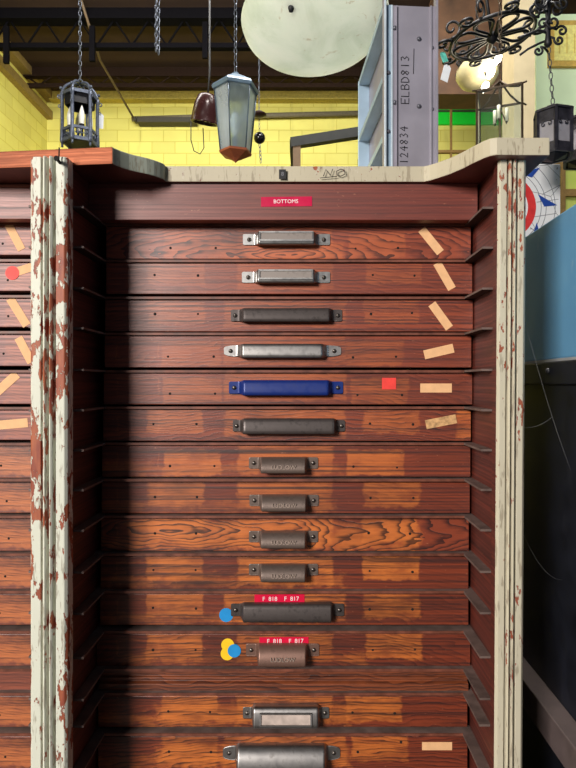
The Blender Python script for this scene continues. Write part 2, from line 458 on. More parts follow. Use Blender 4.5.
# ------------------------------------------------------------------ the drawer cabinet
YF, YD = .822, .950
ZS0, ZS1 = H+.3195, H+.3446                         # top board underside / top
def lean(z): return .0062*(z-(H+.3))                # the old case leans slightly: right side drifts left going down
XRF = PX(496, .844); XLF = PX(70, .844)                 # inner faces of the two sides
cab = thing('drawer_cabinet', (0, .95, 0), 'tall cabinet of shallow dark wood drawers between peeling cream painted posts', 'cabinet')
CO = Vector((0, .95, 0))
def cpart(m, name, mats, **k): return m.build(name, mats, cab, CO, **k)

# posts: fluted profile (x, y) swept down; the right one leans
def post(u0, u1, vtop, mat, ln, name, sliver=False):
    x0, x1 = PX(u0, YF), PX(u1, YF); W = x1-x0
    prof = [(0, .022), (0, .004), (.003, 0), (.30*W, 0), (.315*W, .006), (.35*W, .006), (.365*W, -.001), (.42*W, -.004), (.46*W, -.001),
            (.475*W, .006), (.515*W, .006), (.53*W, -.001), (.57*W, -.004), (.63*W, -.001), (.645*W, .006), (.685*W, .006), (.70*W, 0), (W-.004, 0), (W, .004), (W, .022)]
    m = MB(); zt = PZ(vtop, YF); rings = []
    NZ = 24
    for k in range(NZ+1):
        z = zt*(1-k/NZ)
        sh = lean(z) if ln else 0
        rings.append([Vector((x0+px+sh, YF+py, z)) for px, py in prof])
    R = m.loft(rings, smooth=False)
    m.face(R[0]); m.face(list(reversed(R[-1])))
    m.m = 1
    for A, B in zip(R, R[1:]): m.face([A[0], A[-1], B[-1], B[0]])
    if ln:                                              # unpainted inner edge of the right post
        m.bm.faces.ensure_lookup_table()
        for f in m.bm.faces:
            if len(f.verts) == 4 and max((v.co.x-lean(v.co.z)) for v in f.verts) < x0+.0005: f.material_index = 1
    return cpart(m, name, [mat, SIDEWOOD], bevel=.0012)
post(29.5, 67, 156.5, POST_L, False, 'corner_post')
post(498.5, 527, 157, POST_R, True, 'corner_post')
# nail in left post
m = MB(); q = P(60, 163, YF); m.tube([(q.x, YF+.002, q.z), (q.x, YF-.012, q.z+.002)], .0022, 8); m.tube([(q.x, YF-.004, q.z), (q.x+.001, YF-.005, q.z+.02)], .0010, 6); m.tube([(q.x, YF-.011, q.z+.002), (q.x, YF-.0125, q.z+.002)], .0038, 10)
cpart(m, 'nail', BLACK)

# side panels
def leanbox(m, x0, x1, y0, y1, z0, z1):
    vs = []
    for z in (z0, z1):
        s = lean(z)
        vs += [m.bm.verts.new(c) for c in ((x0+s, y0, z), (x1+s, y0, z), (x1+s, y1, z), (x0+s, y1, z))]
    for q in ((0,3,2,1),(4,5,6,7),(0,1,5,4),(1,2,6,5),(2,3,7,6),(3,0,4,7)): m.face([vs[i] for i in q])
YB = 1.52
m = MB(); leanbox(m, XRF+.0005, PX(525, YF), YF+.022, YB, .0, ZS0); cpart(m, 'side_panel', SIDEWOOD)
m = MB(); m.box((PX(30.5, YF), YF+.022, 0), (XLF-.0005, YB, ZS0)); cpart(m, 'side_panel', SIDEWOOD)
LBR = PX(30.5, YF); LBL = LBR-.612
m = MB(); m.box((LBL-.045, YF+.022, 0), (LBL, YB, ZS0)); cpart(m, 'side_panel', SIDEWOOD)
m = MB(); m.box((LBL, YB-.012, 0), (XRF-.006, YB, ZS0)); cpart(m, 'back_panel', SIDEWOOD)
post_w = MB(); post_w.box((LBL-.05, YF, 0), (LBL+.005, YF+.022, PZ(157, YF))); cpart(post_w, 'corner_post', POST_L, bevel=.003)

# top board with its cut-out front edge
right_curve = [(497, 137), (490, 138.2), (483, 141), (473, 146), (463, 151.6), (450, 157.6), (438, 162), (430, 164.6), (424, 166)]
def edge_pt(u, v):
    Y = (ZS1-H)*F/(CV-v); return (PX(u, Y), Y)
pts = [(PX(550, .806), YB+.02), (PX(550, .806), .806), (PX(520, .806), .806)]
pts += [edge_pt(u, v) for u, v in right_curve]
left_curve = [(166, 165.8), (163.5, 163.4), (160, 161.8), (154, 159.6), (147, 157.6), (138, 155.6), (129, 153.3), (120, 150.2), (114, 147.6)]
pts += [edge_pt(u, v) for u, v in left_curve]
nL = len(pts)
pts += [(PX(113, .839), .837), (LBL-.06, .915), (LBL-.06, YB+.02)]
m = MB()
A = [m.bm.verts.new((x, y, ZS0)) for x, y in pts]; B = [m.bm.verts.new((x, y, ZS1)) for x, y in pts]
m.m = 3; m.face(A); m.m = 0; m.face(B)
n = len(pts)
for i in range(n):
    j = (i+1) % n
    m.m = 0
    if i >= nL: m.m = 2
    elif i >= 3+len(right_curve): m.m = 1
    m.face([A[i], A[j], B[j], B[i]])
m.m = 0
top = cpart(m, 'top_board', [SLAB_P, SLAB_SHADE, SLAB_W, SIDEWOOD], bevel=.0016)
# hand-lettered NO and a black tape square on the front edge
STROKES = {
 'E': [[(1,0),(0,0),(0,1),(1,1)],[(0,.5),(.8,.5)]], 'L': [[(0,1),(0,0),(.9,0)]],
 'B': [[(0,0),(0,1),(.6,1),(.85,.8),(.6,.55),(0,.52)],[(.6,.55),(1,.3),(.7,0),(0,0)]],
 'D': [[(0,0),(0,1),(.5,.95),(.95,.6),(.85,.2),(.4,0),(0,0)]],
 '8': [[(.8,.85),(.4,1),(.1,.78),(.8,.3),(.5,0),(.1,.2),(.85,.72),(.8,.85)]], '1': [[(.5,1),(.5,0)]],
 '3': [[(.1,.95),(.6,1),(.8,.78),(.4,.55),(.85,.3),(.5,0),(.1,.08)]], '2': [[(.1,.8),(.4,1),(.8,.8),(.6,.4),(.05,0),(.95,.02)]],
 '4': [[(.7,1),(.05,.4),(1,.42)],[(.75,.8),(.65,0)]], 'N': [[(0,0),(.25,.95),(.75,.1),(1,1)]],
 'O': [[(.5,1),(.05,.7),(.1,.15),(.5,0),(.95,.3),(.9,.85),(.5,1)]], '_': [[(0,0),(1,0)]]}
def strokes(m, text, M, cw, ch, gap, r):
    """hand-written strokes in local x (along) and z (up), flattened to ink thickness"""
    x = 0
    for ch_ in text:
        for st in STROKES[ch_]:
            m.tube([M @ Vector((x+sx*cw, 0, sz*ch)) for sx, sz in st], r, 5)
        x += cw+gap
YS = .9075
m = MB(); m.m = 0
q = P(323.5, 176.2, YS); strokes(m, 'NO', Matrix.Translation((q.x, YS-.0002, q.z)), .0145, .0112, .0055, .0007)
m.tube([P(320, 178, YS-.0003), P(337, 176.4, YS-.0003)], .0006, 5)
cpart(m, 'handwriting', INK)
m = MB(); a = P(279, 179, YS); b = P(286, 169.5, YS); m.box((a.x, YS-.0006, a.z), (b.x, YS+.0004, b.z)); m.m = 1
m.text('8', .009, Matrix.Translation(((a.x+b.x)/2, YS-.0007, (a.z+b.z)/2)) @ Matrix.Rotation(PI/2, 4, 'X'), .0001)
cpart(m, 'tape_square', [simple('black_tape', srgb(16, 14, 16), .5), simple('grey_print', srgb(120, 120, 125), .5)])

# fixed top panel with label tape
FRONT_UP = [srgb(74, 31, 24), srgb(124, 60, 44)]
TOPW = wood('top_panel_wood', srgb(90, 34, 26), srgb(124, 54, 40), srgb(150, 80, 50), [(.10, .02, .1, .01, .25, .4)], 1.7, .12, rough=.5)
yp = .9185
m = MB(); m.box((XLF-.002, yp, PZ(220, yp)), (XRF-.004, yp+.02, ZS0)); tp = cpart(m, 'top_panel', TOPW, bevel=.0008)
def tape_text(parent, name, x, z, w, h, y, text, mat, size, xt=0, rot=0):
    m = MB(); M = Matrix.Translation((x, y, z)) @ Matrix.Rotation(rot, 4, 'Y')
    m.box((-w/2, -.0007, -h/2), (w/2, 0, h/2), M); m.m = 1
    m.text(text, size, M @ Matrix.Translation((xt, -.0008, 0)) @ Matrix.Rotation(PI/2, 4, 'X'), .0002)
    o = m.build(name, [mat, WHITE_L], parent); o.data.name = name
    return o
q = P(286.5, 201.7, yp)
tape_text(tp, 'label_tape', q.x, q.z, PX(312, yp)-PX(261, yp), .0155, yp, 'BOTTOMS', RED_T2, .0085, -.001, -.012).location = -CO

# drawer rows: (top v, bottom v) on the drawer plane
ROWS = [(226.5, 259), (262.5, 294), (299.5, 331.5), (335.5, 367.5), (373, 404.5), (409.5, 441), (445.6, 477), (482, 513.4), (518.7, 551),
        (556.5, 589), (594, 625), (634, 666), (696, 727), (736.5, 770)]
LE = [106, 106, 105, 104.5, 103.5, 103, 102, 101.5, 101, 100.5, 100, 96.5, 98, 98]
RE = [471, 472.5, 473, 471.5, 472.5, 471, 470.5, 470, 469, 468.5, 468.5, 470.5, 467.5, 467.5]
HOLES = [[(170.5,248),(215.7,248),(355.6,248.6),(398,248)], [(154.6,275),(198,275.6),(372.8,275),(414.5,275.7)], [(155,314),(198,314),(371,314),(412,313)],
 [(168,356.6),(213.7,356.6),(353,357.5),(396,356.7)], [(170,393.7),(215,393.7),(357.5,395),(402,395)], [(153.4,424),(196.5,424),(370,423.6),(413,424.4)],
 [(170,466),(214.4,466),(353.4,466.6),(397,467.5)], [(155,497),(197,497),(370.6,498),(413.4,498)], [(155,533.4),(196,533.4),(368.7,533),(410,533.7)],
 [(153.4,570),(195.6,570),(369.7,571),(412.5,572)], [(153,607.8),(196,608.6),(369.7,609.4),(412.5,609.4)], [(153,650),(195.6,650),(372.8,650),(415,649.4)],
 [(168.3,711.4),(210,712),(352.5,712.5),(394.7,713.4)], [(169,751.7),(211,752),(357.8,752),(401,742)]]
WEAR = [.55, .45, .45, .40, .50, .60, .80, .75, .80, .95, .85, .80, .85, .80]
FIG = [.8, .25, .3, .25, .25, .5, .15, .12, .95, .2, .2, .3, .4, .6]
FIGC = {0: (-.02, -.020), 8: (-.19, .006)}
drawers = []
for i, ((v0, v1), ul, ur) in enumerate(zip(ROWS, LE, RE)):
    z1, z0 = PZ(v0, YD), PZ(v1, YD); x0, x1 = PX(ul, YD), PX(ur, YD)
    xc, zc = (x0+x1)/2, (z0+z1)/2; hw, hh = (x1-x0)/2, (z1-z0)/2
    hl = [(PX(u, YD)-xc, PZ(v, YD)-zc) for u, v in HOLES[i]]
    w = WEAR[i]; pats = []
    for a, b in ((hl[0], hl[1]), (hl[2], hl[3])):
        cx = (a[0]+b[0])/2; pats.append((cx, a[1]+.006, (b[0]-a[0])/2+.011, .021, w*random.uniform(.85, 1.0), .06+.10*random.random()))
    long_h = i in (2, 3, 4, 5, 10, 13)
    pats.append((PX(285, YD)-xc, .004, .10 if long_h else .078, .024, w*.9, .15))
    if w > .7: pats.append((random.uniform(-.15, -.05), -.014, .2, .008, w*.6, .6))
    if i == 5: pats.append((hw-.010, .004, .013, .026, .8, .12))
    if i == 8: pats += [(-.12, .0, .14, .024, .75, .4), (.13, -.004, .09, .022, .7, .4)]
    if i in (0,): pats += [(-.02, -.014, .11, .014, .8, .3)]
    if i in range(3, 12): pats.append((PX(138, YD)-xc, .003, .034, .014, -.4, .02))
    if i in (12, 13): pats += [(-.05, -.005, .16, .016, .7, .6)]
    k = min(1.0, i/9.0)
    dk = [a*(1-k)+b*k for a, b in zip(srgb(84, 30, 20), srgb(66, 23, 14))]; lt = [a*(1-k)+b*k for a, b in zip(srgb(146, 66, 40), srgb(126, 52, 27))]
    pc = [a*(1-k)+b*k for a, b in zip(srgb(174, 88, 46), srgb(190, 104, 42))]
    mat = wood('drawer_wood', tuple(dk), tuple(lt), tuple(pc), pats, 1.3+i*1.77, FIG[i], 1.0, .40, FIGC.get(i))
    m = MB(); m.box((-hw, 0, -hh), (hw, .019, hh))
    m.box((-hw+.006, .019, -hh+.004), (-hw+.016, .50, hh-.010)); m.box((hw-.016, .019, -hh+.004), (hw-.006, .50, hh-.010))
    m.box((-hw+.016, .019, -hh+.004), (hw-.016, .50, -hh+.009)); m.box((-hw+.016, .49, -hh+.009), (hw-.016, .50, hh-.010))
    m.m = 1
    for hx, hz in hl:
        r = .0021+.0007*random.random()
        m.lathe([(0, .0003), (r, .0003), (r*1.05, -.001)], (hx, 0, hz), 8, Matrix.Rotation(PI/2, 4, 'X'))
    d = m.build('drawer', [mat, BLACK], cab, bevel=.0009, loc=Vector((xc, YD, zc))-CO)
    drawers.append((d, xc, zc, hw, hh))

# dust rails + side runners, one per level
def rail(v, x0, x1, lo, right_lean=True, top=False):
    yf = YD-(.011 if lo else .006); z = PZ(v-.8, yf); t = .0032; yb = 1.20
    m = MB(); s = lean(z) if right_lean else 0
    m.m = 0; m.box((x0, yf+.0012, z), (x1+s, yb, z+t))
    y0 = .850
    w = .017
    m.box((x0-.0005, y0, z), (x0+w, yf+.0012, z+t)); m.box((x1+s-w, y0+.003, z), (x1+s+.0005, yf+.0012, z+t))
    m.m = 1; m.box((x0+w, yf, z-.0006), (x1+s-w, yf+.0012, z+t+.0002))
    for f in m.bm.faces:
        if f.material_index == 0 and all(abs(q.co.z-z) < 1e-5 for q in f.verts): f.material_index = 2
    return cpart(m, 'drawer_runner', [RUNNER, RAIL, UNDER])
XL2, XR2 = XLF+.0005, XRF+.0005
levels = [r[0] for r in ROWS]; levels.insert(12, 672)
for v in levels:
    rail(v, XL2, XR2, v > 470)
# grooved moulding between two lower drawers
prof = [(0, 0), (0, .011), (.004, .0125), (.004, .0150), (0, .0165), (0, .0195), (.004, .021), (.004, .0235), (-.002, .026), (-.002, .0415), (.02, .0415), (.02, 0)]
zb = PZ(692.5, YD); m = MB()
m.prism([(PX(99, YD), YD-.001+y, zb+.0415-z) for y, z in prof], (PX(468, YD)-PX(99, YD), 0, 0))
cpart(m, 'moulding', wood('moulding_wood', srgb(58, 24, 16), srgb(132, 66, 34), srgb(192, 104, 44), [], 9.9, .5, rough=.42), bevel=.0006)
m = MB(); zl = ROWS[-1]; m.box((XL2+.002, YD+.004, .06), (XR2-.012, YD+.02, PZ(773, YD))); m.m = 1; m.box((XL2+.001, .86, 0), (XR2-.012, .88, .09))
cpart(m, 'lower_panel', [SIDEWOOD, SIDEWOOD])

# ---------------------------------------------------------------- pulls
def ss(x): x = max(0, min(1, x)); return x*x*(3-2*x)
BAR = [(0, .5), (-.30, .5), (-.55, .49), (-.74, .42), (-.84, .25), (-.93, .0), (-1.0, -.26), (-.98, -.42), (-.86, -.5), (-.62, -.49), (-.4, -.47)]
CUP = [(0, .5), (-.18, .5), (-.42, .44), (-.64, .33), (-.82, .16), (-.94, -.04), (-1.0, -.24), (-.99, -.42), (-.90, -.5), (-.72, -.5), (-.5, -.48)]
def pull(name, parent, xc, zc, L, ear, H_, D, prof, mats, ear_h, tr=.006, round_ear=False, window=None, text=None, drop=0.0, groove=True):
    """pressed-metal pull: flat screw ears running into a raised hooded grip, lofted in x; local y- is out of the drawer"""
    m = MB(); rings = []; half = L/2
    xs = []
    N = 40
    for k in range(N+1): xs.append(-half+L*k/N)
    for e in (ear, L-ear):
        for q in (0, .25, .5, .75, 1): xs.append(-half+e+(q*tr if e == ear else -q*tr))
    for q in (.0008, .0025, .005): xs += [-half+q, half-q]
    xs = sorted(set(round(x, 6) for x in xs))
    for x in xs:
        e = half-abs(x)
        s = ss((e-ear)/tr)
        eh = ear_h
        if round_ear: eh = ear_h*(.45+.55*math.sqrt(max(0, 1-(1-min(1, e/ear))**2)))
        elif e < .003: eh = ear_h*(.80+.20*math.sqrt(max(0, 1-(1-e/.003)**2)))
        r = []
        for y, z in prof:
            yy = -.0014*(1-s)+(y*D-.001)*s
            if y == 0: yy = -.0004
            zz = z*(eh*(1-s)+H_*s) - drop*(1-s) if not round_ear else z*(eh*(1-s)+H_*s)-drop*(1-s)
            r.append(Vector((x, yy, zz)))
        rings.append(r)
    m.loft(rings)
    for sx in (-1, 1):                                   # screws
        c = (sx*(half-ear*.52), -.0016, -drop)
        m.m = 1; M = Matrix.Rotation(PI/2, 4, 'X')
        m.lathe([(0, .0024), (.0021, .0021), (.0034, .0008), (.0036, -.0002)], c, 12, M)
        m.m = 2; m.box((c[0]-.0028, c[1]-.0027, c[2]-.0004), (c[0]+.0028, c[1]-.0020, c[2]+.0004))
    if window:
        ww, hz0, hz1 = window                            # card window on the sloping face
        y0, y1 = -.80*D-.001, -1.0*D-.001
        def fy(z): return y0+(y1-y0)*(.34*H_-z)/(.60*H_)
        m.m = 3
        a = [(-ww/2, fy(hz1)-.0008, hz1), (ww/2, fy(hz1)-.0008, hz1), (ww/2, fy(hz0)-.0008, hz0), (-ww/2, fy(hz0)-.0008, hz0)]
        m.prism(a, (0, .003, 0)); m.m = 0
        for z in (hz0, hz1): m.beam((-ww/2-.002, fy(z)-.0014, z), (ww/2+.002, fy(z)-.0014, z), .0022, .0026)
        for sx in (-1, 1): m.beam((sx*(ww/2+.001), fy(hz0)-.0014, hz0), (sx*(ww/2+.001), fy(hz1)-.0014, hz1), .0026, .0022, (0, 1, 0))
    if text:
        m.m = 4; m.text(text, .0092, Matrix.Translation((.001, -D*.985-.0012, -.10*H_)) @ Matrix.Rotation(PI/2, 4, 'X'), .0009)
    o = m.build(name, mats, parent, solid=0, normals=True, loc=Vector((xc, 0, zc)))
    return o
YH = YD-.009
def handle(i, u0, u1, b0, v0, v1, prof, met, ear_h, D=.017, tr=.006, **k):
    d, xc, zc, hw, hh = drawers[i]
    L = PX(u1, YD)-PX(u0, YD); ear = PX(b0, YD)-PX(u0, YD)
    x = PX((u0+u1)/2, YD)-xc; z = PZ((v0+v1)/2, YH)-zc; Hh = (v1-v0)/F*YH
    card = k.pop('card', CARD_DK); lab = k.pop('label', None)
    o = pull('drawer_pull', d, x, z, L, ear, Hh, D, prof, [met, SCREW, BLACK, card, k.pop('lm', met)], ear_h, tr, **k)
    if lab: o['label'] = lab
    return o
handle(0, 243, 330, 255, 231.5, 245.5, BAR, CHROME, .0185, .016, .008, label='chrome pull with grey card window', window=(.084, -.005, .009), card=CARD_DK)
handle(1, 242, 330, 254, 269.5, 283.5, BAR, CHROME, .0185, .016, .008, label='chrome pull with grey card window', window=(.084, -.005, .009), card=CARD_DK)
handle(2, 231, 342, 239, 308, 322, BAR, DARKM, .020, .015, .010, label='long black pull')
handle(3, 224, 341, 237, 343.5, 358, BAR, STEEL, .019, .014, .012, label='long silver pull with rounded ears', round_ear=True)
handle(4, 229, 343, 239, 380, 395.5, BAR, BLUEP, .0205, .015, .010, label='blue enamel pull')
handle(5, 233, 345, 240, 418.5, 434, BAR, DARKM, .019, .016, .008, label='long black pull')
cup_drawers = [(6, 249, 318, 259, 457.5, 472.5), (7, 250, 318, 260, 495, 510.5), (8, 249, 318, 259, 531, 547.5), (9, 249, 318, 259, 564, 581)]
cup0 = handle(6, 249, 318, 258.5, 457.5, 472.5, CUP, BRONZE, .0190, .021, .0065, label='bronze cup pull with raised letters', text='LUDLOW', lm=LIT, drop=-.0022)
for (i, u0, u1, b0, v0, v1) in cup_drawers[1:]:
    d, xc, zc, hw, hh = drawers[i]
    c = cup0.copy(); COL.objects.link(c); c.parent = d
    c.location = (PX((u0+u1)/2, YD)-xc, 0, PZ((v0+v1)/2, YH)-zc)
handle(10, 231, 344, 240, 604, 621, BAR, DARKM, .0210, .016, .008, label='long black pull', drop=-.001)
handle(11, 246, 319, 256, 645, 663.5, CUP, BRONZE2, .0205, .022, .0065, label='reddish bronze cup pull with raised letters', text='LUDLOW', lm=LIT, drop=-.0035)
handle(12, 243, 329, 251, 706.5, 726, BAR, STEEL, .0190, .018, .006, label='silver pull holding a pale card', window=(.080, -.009, .0085), card=CARD, drop=-.001)
handle(13, 223, 340, 235, 746, 771, CUP, STEEL, .0240, .024, .007, label='large silver pull', round_ear=True, drop=-.004)

# ---------------------------------------------------------------- stickers (sub-parts of their drawers)
def sticker(i, u, v, w, h, deg, name='tape_strip', mat=TAPE, Y=YD, dd=None):
    d, xc, zc, hw, hh = dd or drawers[i]
    m = MB(); M = Matrix.Translation((PX(u, Y)-xc, 0, PZ(v, Y)-zc)) @ Matrix.Rotation(math.radians(deg), 4, 'Y')
    m.box((-w/2, -.0006, -h/2), (w/2, 0, h/2), M)
    return m.build(name, mat, d)
px = 1/607.4
for i, u, v, w, h, deg, mt in ((0, 431, 241, 30*px, 8.5*px, 51, TAPE), (1, 444.5, 276, 30*px, 8.5*px, 60, TAPE), (2, 440.6, 316, 30*px, 8.5*px, 54, TAPE),
                           (3, 438.8, 351.5, 30*px, 9*px, -13, TAPE), (4, 436, 388, 31.5*px, 9*px, 0, TAPE), (5, 441, 421.7, 31*px, 9*px, -11, TAPE_OLD),
                           (13, 437, 746, 30*px, 8*px, 0, TAPE)):
    sticker(i, u, v, w, h, deg, 'tape_strip', mt)
sticker(4, 389, 383.6, 14*px, 11.5*px, 0, 'square_sticker', RED_S)
def dot(i, u, v, r, mat, lift=0.0, dd=None):
    d, xc, zc, hw, hh = dd or drawers[i]
    m = MB(); m.lathe([(0, .0006+lift), (r-.0002, .0006+lift), (r, -.0001)], (PX(u, YD)-xc, 0, PZ(v, YD)-zc), 28, Matrix.Rotation(PI/2, 4, 'X'), smooth=False)
    return m.build('dot_sticker', mat, d)
dot(10, 226.2, 615, 7*px, BLUE_S)
dot(11, 227.8, 645, 6.6*px, YEL_S); dot(11, 227.2, 653.6, 6.6*px, YEL_S, .0002); dot(11, 234.3, 650.6, 6.7*px, BLUE_S, .0005)
for i, u0, u1, v0, v1, sz in ((10, 254.5, 304.5, 594.2, 603.4, .0125), (11, 259.5, 308.5, 637, 645, .0125)):
    d, xc, zc, hw, hh = drawers[i]
    tape_text(d, 'label_tape', PX((u0+u1)/2, YD)-xc, PZ((v0+v1)/2, YD)-zc, (u1-u0)*px, (v1-v0)*px, 0, 'F  818    F  817', RED_T, .0098, .002, -.008)

# ---------------------------------------------------------------- neighbouring bay (left of the left post)
PK = [srgb(118, 62, 58), srgb(168, 104, 92)]
wl = [wood('glare_drawer_wood', srgb(96, 46, 40), srgb(150, 84, 72), srgb(182, 98, 62), [(.25, 0, .045, .02, .4, .3)], 21.3, .25, rough=.5),  # left bay woods carry part of the pinkish window glare in their colour
      wood('red_drawer_wood', srgb(84, 38, 28), srgb(142, 72, 50), srgb(196, 112, 58), [(.24, 0, .06, .022, .7, .3)], 25.1, .3, rough=.45)]
m = MB(); m.box((LBL+.002, yp, PZ(219, yp)), (LBR-.002, yp+.02, PZ(184, yp))); cpart(m, 'top_panel', wl[0], bevel=.0008)
m = MB(); m.box((LBL, .93, PZ(184, yp)), (LBR, .95, ZS0)); cpart(m, 'top_rail', SIDEWOOD)
LROW = [(225, 255), (262, 291), (298, 327), (334, 366), (373, 404), (410, 440), (446, 478), (482, 513), (518.7, 551), (556.5, 589), (594, 625), (634, 666), (696, 727), (736.5, 770)]
ld = []
for i, (v0, v1) in enumerate(LROW):
    z1, z0 = PZ(v0, YD), PZ(v1, YD); xc, zc = (LBL+LBR)/2, (z0+z1)/2; hw, hh = (LBR-LBL)/2-.004, (z1-z0)/2
    m = MB(); m.box((-hw, 0, -hh), (hw, .019, hh)); m.box((-hw+.006, .019, -hh+.004), (hw-.006, .5, -hh+.009))
    m.m = 1
    for hx in (-.2, -.13, .13, .2, .262): m.lathe([(0, .0003), (.0024, .0003), (.0025, -.001)], (hx+.01*math.sin(i), 0, -.006), 8, Matrix.Rotation(PI/2, 4, 'X'))
    d = m.build('drawer', [wl[0] if i < 6 else wl[1], BLACK], cab, bevel=.0009, loc=Vector((xc, YD, zc))-CO)
    ld.append((d, xc, zc, hw, hh))
    c = cup0.copy(); COL.objects.link(c); c.parent = d; c.location = (0, 0, 0)
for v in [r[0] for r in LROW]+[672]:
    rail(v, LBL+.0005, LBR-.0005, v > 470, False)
m = MB(); m.box((LBL+.004, YD, PZ(692.5, YD)), (LBR-.004, YD+.02, PZ(670, YD))); cpart(m, 'moulding', wl[1])
m = MB(); m.box((LBL+.002, YD+.004, .06), (LBR-.002, YD+.02, PZ(773, YD))); cpart(m, 'lower_panel', SIDEWOOD)
for i, u, v, w, h, deg in ((0, 15, 237, 29*px, 8*px, 62), (1, 22.5, 270, 22*px, 8.5*px, -18), (2, 18.5, 312, 32*px, 8.5*px, 58), (3, 25, 350, 28*px, 8.5*px, 62), (4, 6, 384, 30*px, 9*px, -42), (5, 12, 424, 32*px, 9*px, -5)):
    sticker(0, u, v, w, h, deg, 'tape_strip', TAPE, YD, ld[i])
dot(0, 12.5, 273, 7*px, RED_S, .0004, ld[1])

# ------------------------------------------------------------------ grey metal rack section on the top board
GM = simple('grey_lilac_steel', srgb(150, 146, 158), .42, .25, .10, 12, .05)
GM2 = simple('pale_blue_steel', srgb(160, 184, 204), .4, .25, .08, 14)
GDK = simple('dark_gap', srgb(58, 58, 66), .6)
fr = Vector((PX(384, .975), .975, ZS1+.0004)); ang = math.atan2(39, 577)
rk = thing('steel_rack_unit', fr, 'grey steel rack section with black marker codes, standing on the cabinet top', 'rack unit')
RM = Matrix.Rotation(ang, 4, 'Z')
Wp, Hp, Dp = .0935, .301, .262
def rpart(m, name, mats, **k):
    for v in m.bm.verts: v.co = RM @ v.co
    return m.build(name, mats, rk, **k)
m = MB(); m.box((.006, .008, 0), (Wp-.012, .012, Hp)); m.box((.0, .0, 0), (.0045, .014, Hp+.03))
m.box((Wp-.0125, .004, 0), (Wp-.0095, .012, Hp)); m.box((Wp-.0095, .006, 0), (Wp-.004, .010, Hp)); m.box((Wp-.004, .0, 0), (Wp, .014, Hp+.03))
m.m = 1; m.box((.0045, .007, 0), (.0135, .0075, Hp)); m.m = 2; m.box((.0005, -.0006, 0), (.004, 0, Hp+.03)); m.box((.0136, .0066, 0), (.0165, .0082, Hp))
rpart(m, 'front_plate', [GM, GM2, simple('light_edge', srgb(196, 210, 220), .4, .2)], bevel=.0008)
RIV = simple('rivet_grey', srgb(96, 96, 106), .4, .3)
for x, z in ((.020, .262), (.020, .135), (.062, .245), (.062, .130), (.062, .012), (.085, .23), (.085, .125), (.085, .02), (.009, .185), (.009, .085)):
    m = MB(); m.lathe([(0, .0035), (.002, .0032), (.0034, .0018), (.004, 0)], (x, .0075, z), 12, Matrix.Rotation(PI/2, 4, 'X')); rpart(m, 'rivet', RIV)
m = MB(); m.box((.0225, .004, .002), (.0235, Dp, Hp-.002)); rpart(m, 'side_sheet', GM)
m = MB(); m.box((-.001, Dp-.006, 0), (.0225, Dp, Hp)); rpart(m, 'rear_upright', GM2, bevel=.0006)
for z in (.292, .172, .070, -.0):
    m = MB(); m.box((0, .0145, z), (.0035, Dp-.006, z+.011)); m.box((.0035, .0145, z), (.0222, Dp-.006, z+.002)); rpart(m, 'cross_bar', GM2, bevel=.0006)
m = MB(); m.box((Wp-.006, .012, 0), (Wp-.003, Dp, Hp)); m.box((.022, Dp-.003, 0), (Wp-.004, Dp, Hp)); rpart(m, 'rear_sheet', GM)
m = MB(); MT = Matrix.Translation((.0425, .0077, .0308)) @ Matrix.Rotation(-PI/2, 4, 'Y')
strokes(m, '124834', MT, .0080, .0135, .0032, .0008); rpart(m, 'handwriting', INK); m = MB()
MT2 = Matrix.Translation((.0445, .0077, .134)) @ Matrix.Rotation(-PI/2, 4, 'Y')
strokes(m, 'ELBD813', MT2, .0088, .0135, .0033, .0008)
m.tube([(.0525, .0077, .185), (.0535, .0077, .228)], .0006, 5)
rpart(m, 'handwriting', INK)

# ------------------------------------------------------------------ blue sided cabinet at right
XB = PX(576, .884)
BT = H+(384-203)/F*.884; BM = H+(384-357)/F*.884
bc = thing('metal_locker', (XB+.3, 1.0, 0), 'blue and black metal locker close beside the right post', 'locker')
BO = Vector((XB+.3, 1.0, 0)); YN = .30
t = NT('scuffed_blue_paint'); co = t.coord()
n = t.noise(t.mapping(co, (5, 3, 3)), 1.0, 5, .6); n2 = t.noise(t.mapping(co, (60, 60, 14)), 1.0, 3)
c = t.ramp(n, [(.3, srgb(74, 128, 172)), (.7, srgb(104, 160, 196))])
c = t.mix(t.math('MULTIPLY', t.step(n2, .68, .74), .4), c, srgb(150, 178, 196))
BLUEC = t.fin(c, .38, .1)
NAVY = simple('black_navy_steel', srgb(24, 26, 36), .5, .1, .3, 20)
m = MB(); m.box((XB, YN, BM), (XB+.6, 1.9, BT)); m.build('upper_body', BLUEC, bc, BO, bevel=.003)
m = MB(); m.box((XB-.001, YN, BM-.004), (XB+.6, 1.9, BM+.0005)); m.build('edge_strip', simple('worn_edge', srgb(150, 150, 150), .5), bc, BO)
m = MB(); m.box((XB+.004, YN, .04), (XB+.6, 1.9, BM-.004)); m.box((XB-.002, YN, H-.001), (XB+.005, 1.9, H+.037))
m.build('lower_body', NAVY, bc, BO, bevel=.002)
m = MB(); m.box((XB-.030, YN, PZ(724, .884)-.05), (XB+.004, 1.9, PZ(724, .884))); m.build('side_rail', simple('grey_brown_rail', srgb(96, 82, 80), .6), bc, BO, bevel=.002)
m = MB(); m.box((XB+.02, YN+.03, 0), (XB+.58, 1.87, .04)); m.build('plinth', NAVY, bc, BO)
m = MB(); q = P(554, 371, .98); m.lathe([(0, .004), (.004, .003), (.005, 0)], (XB-.002, .98, q.z), 12, Matrix.Rotation(-PI/2, 4, 'Y')); m.build('bolt', simple('dull_bolt', srgb(84, 84, 88), .5, .4), bc, BO)
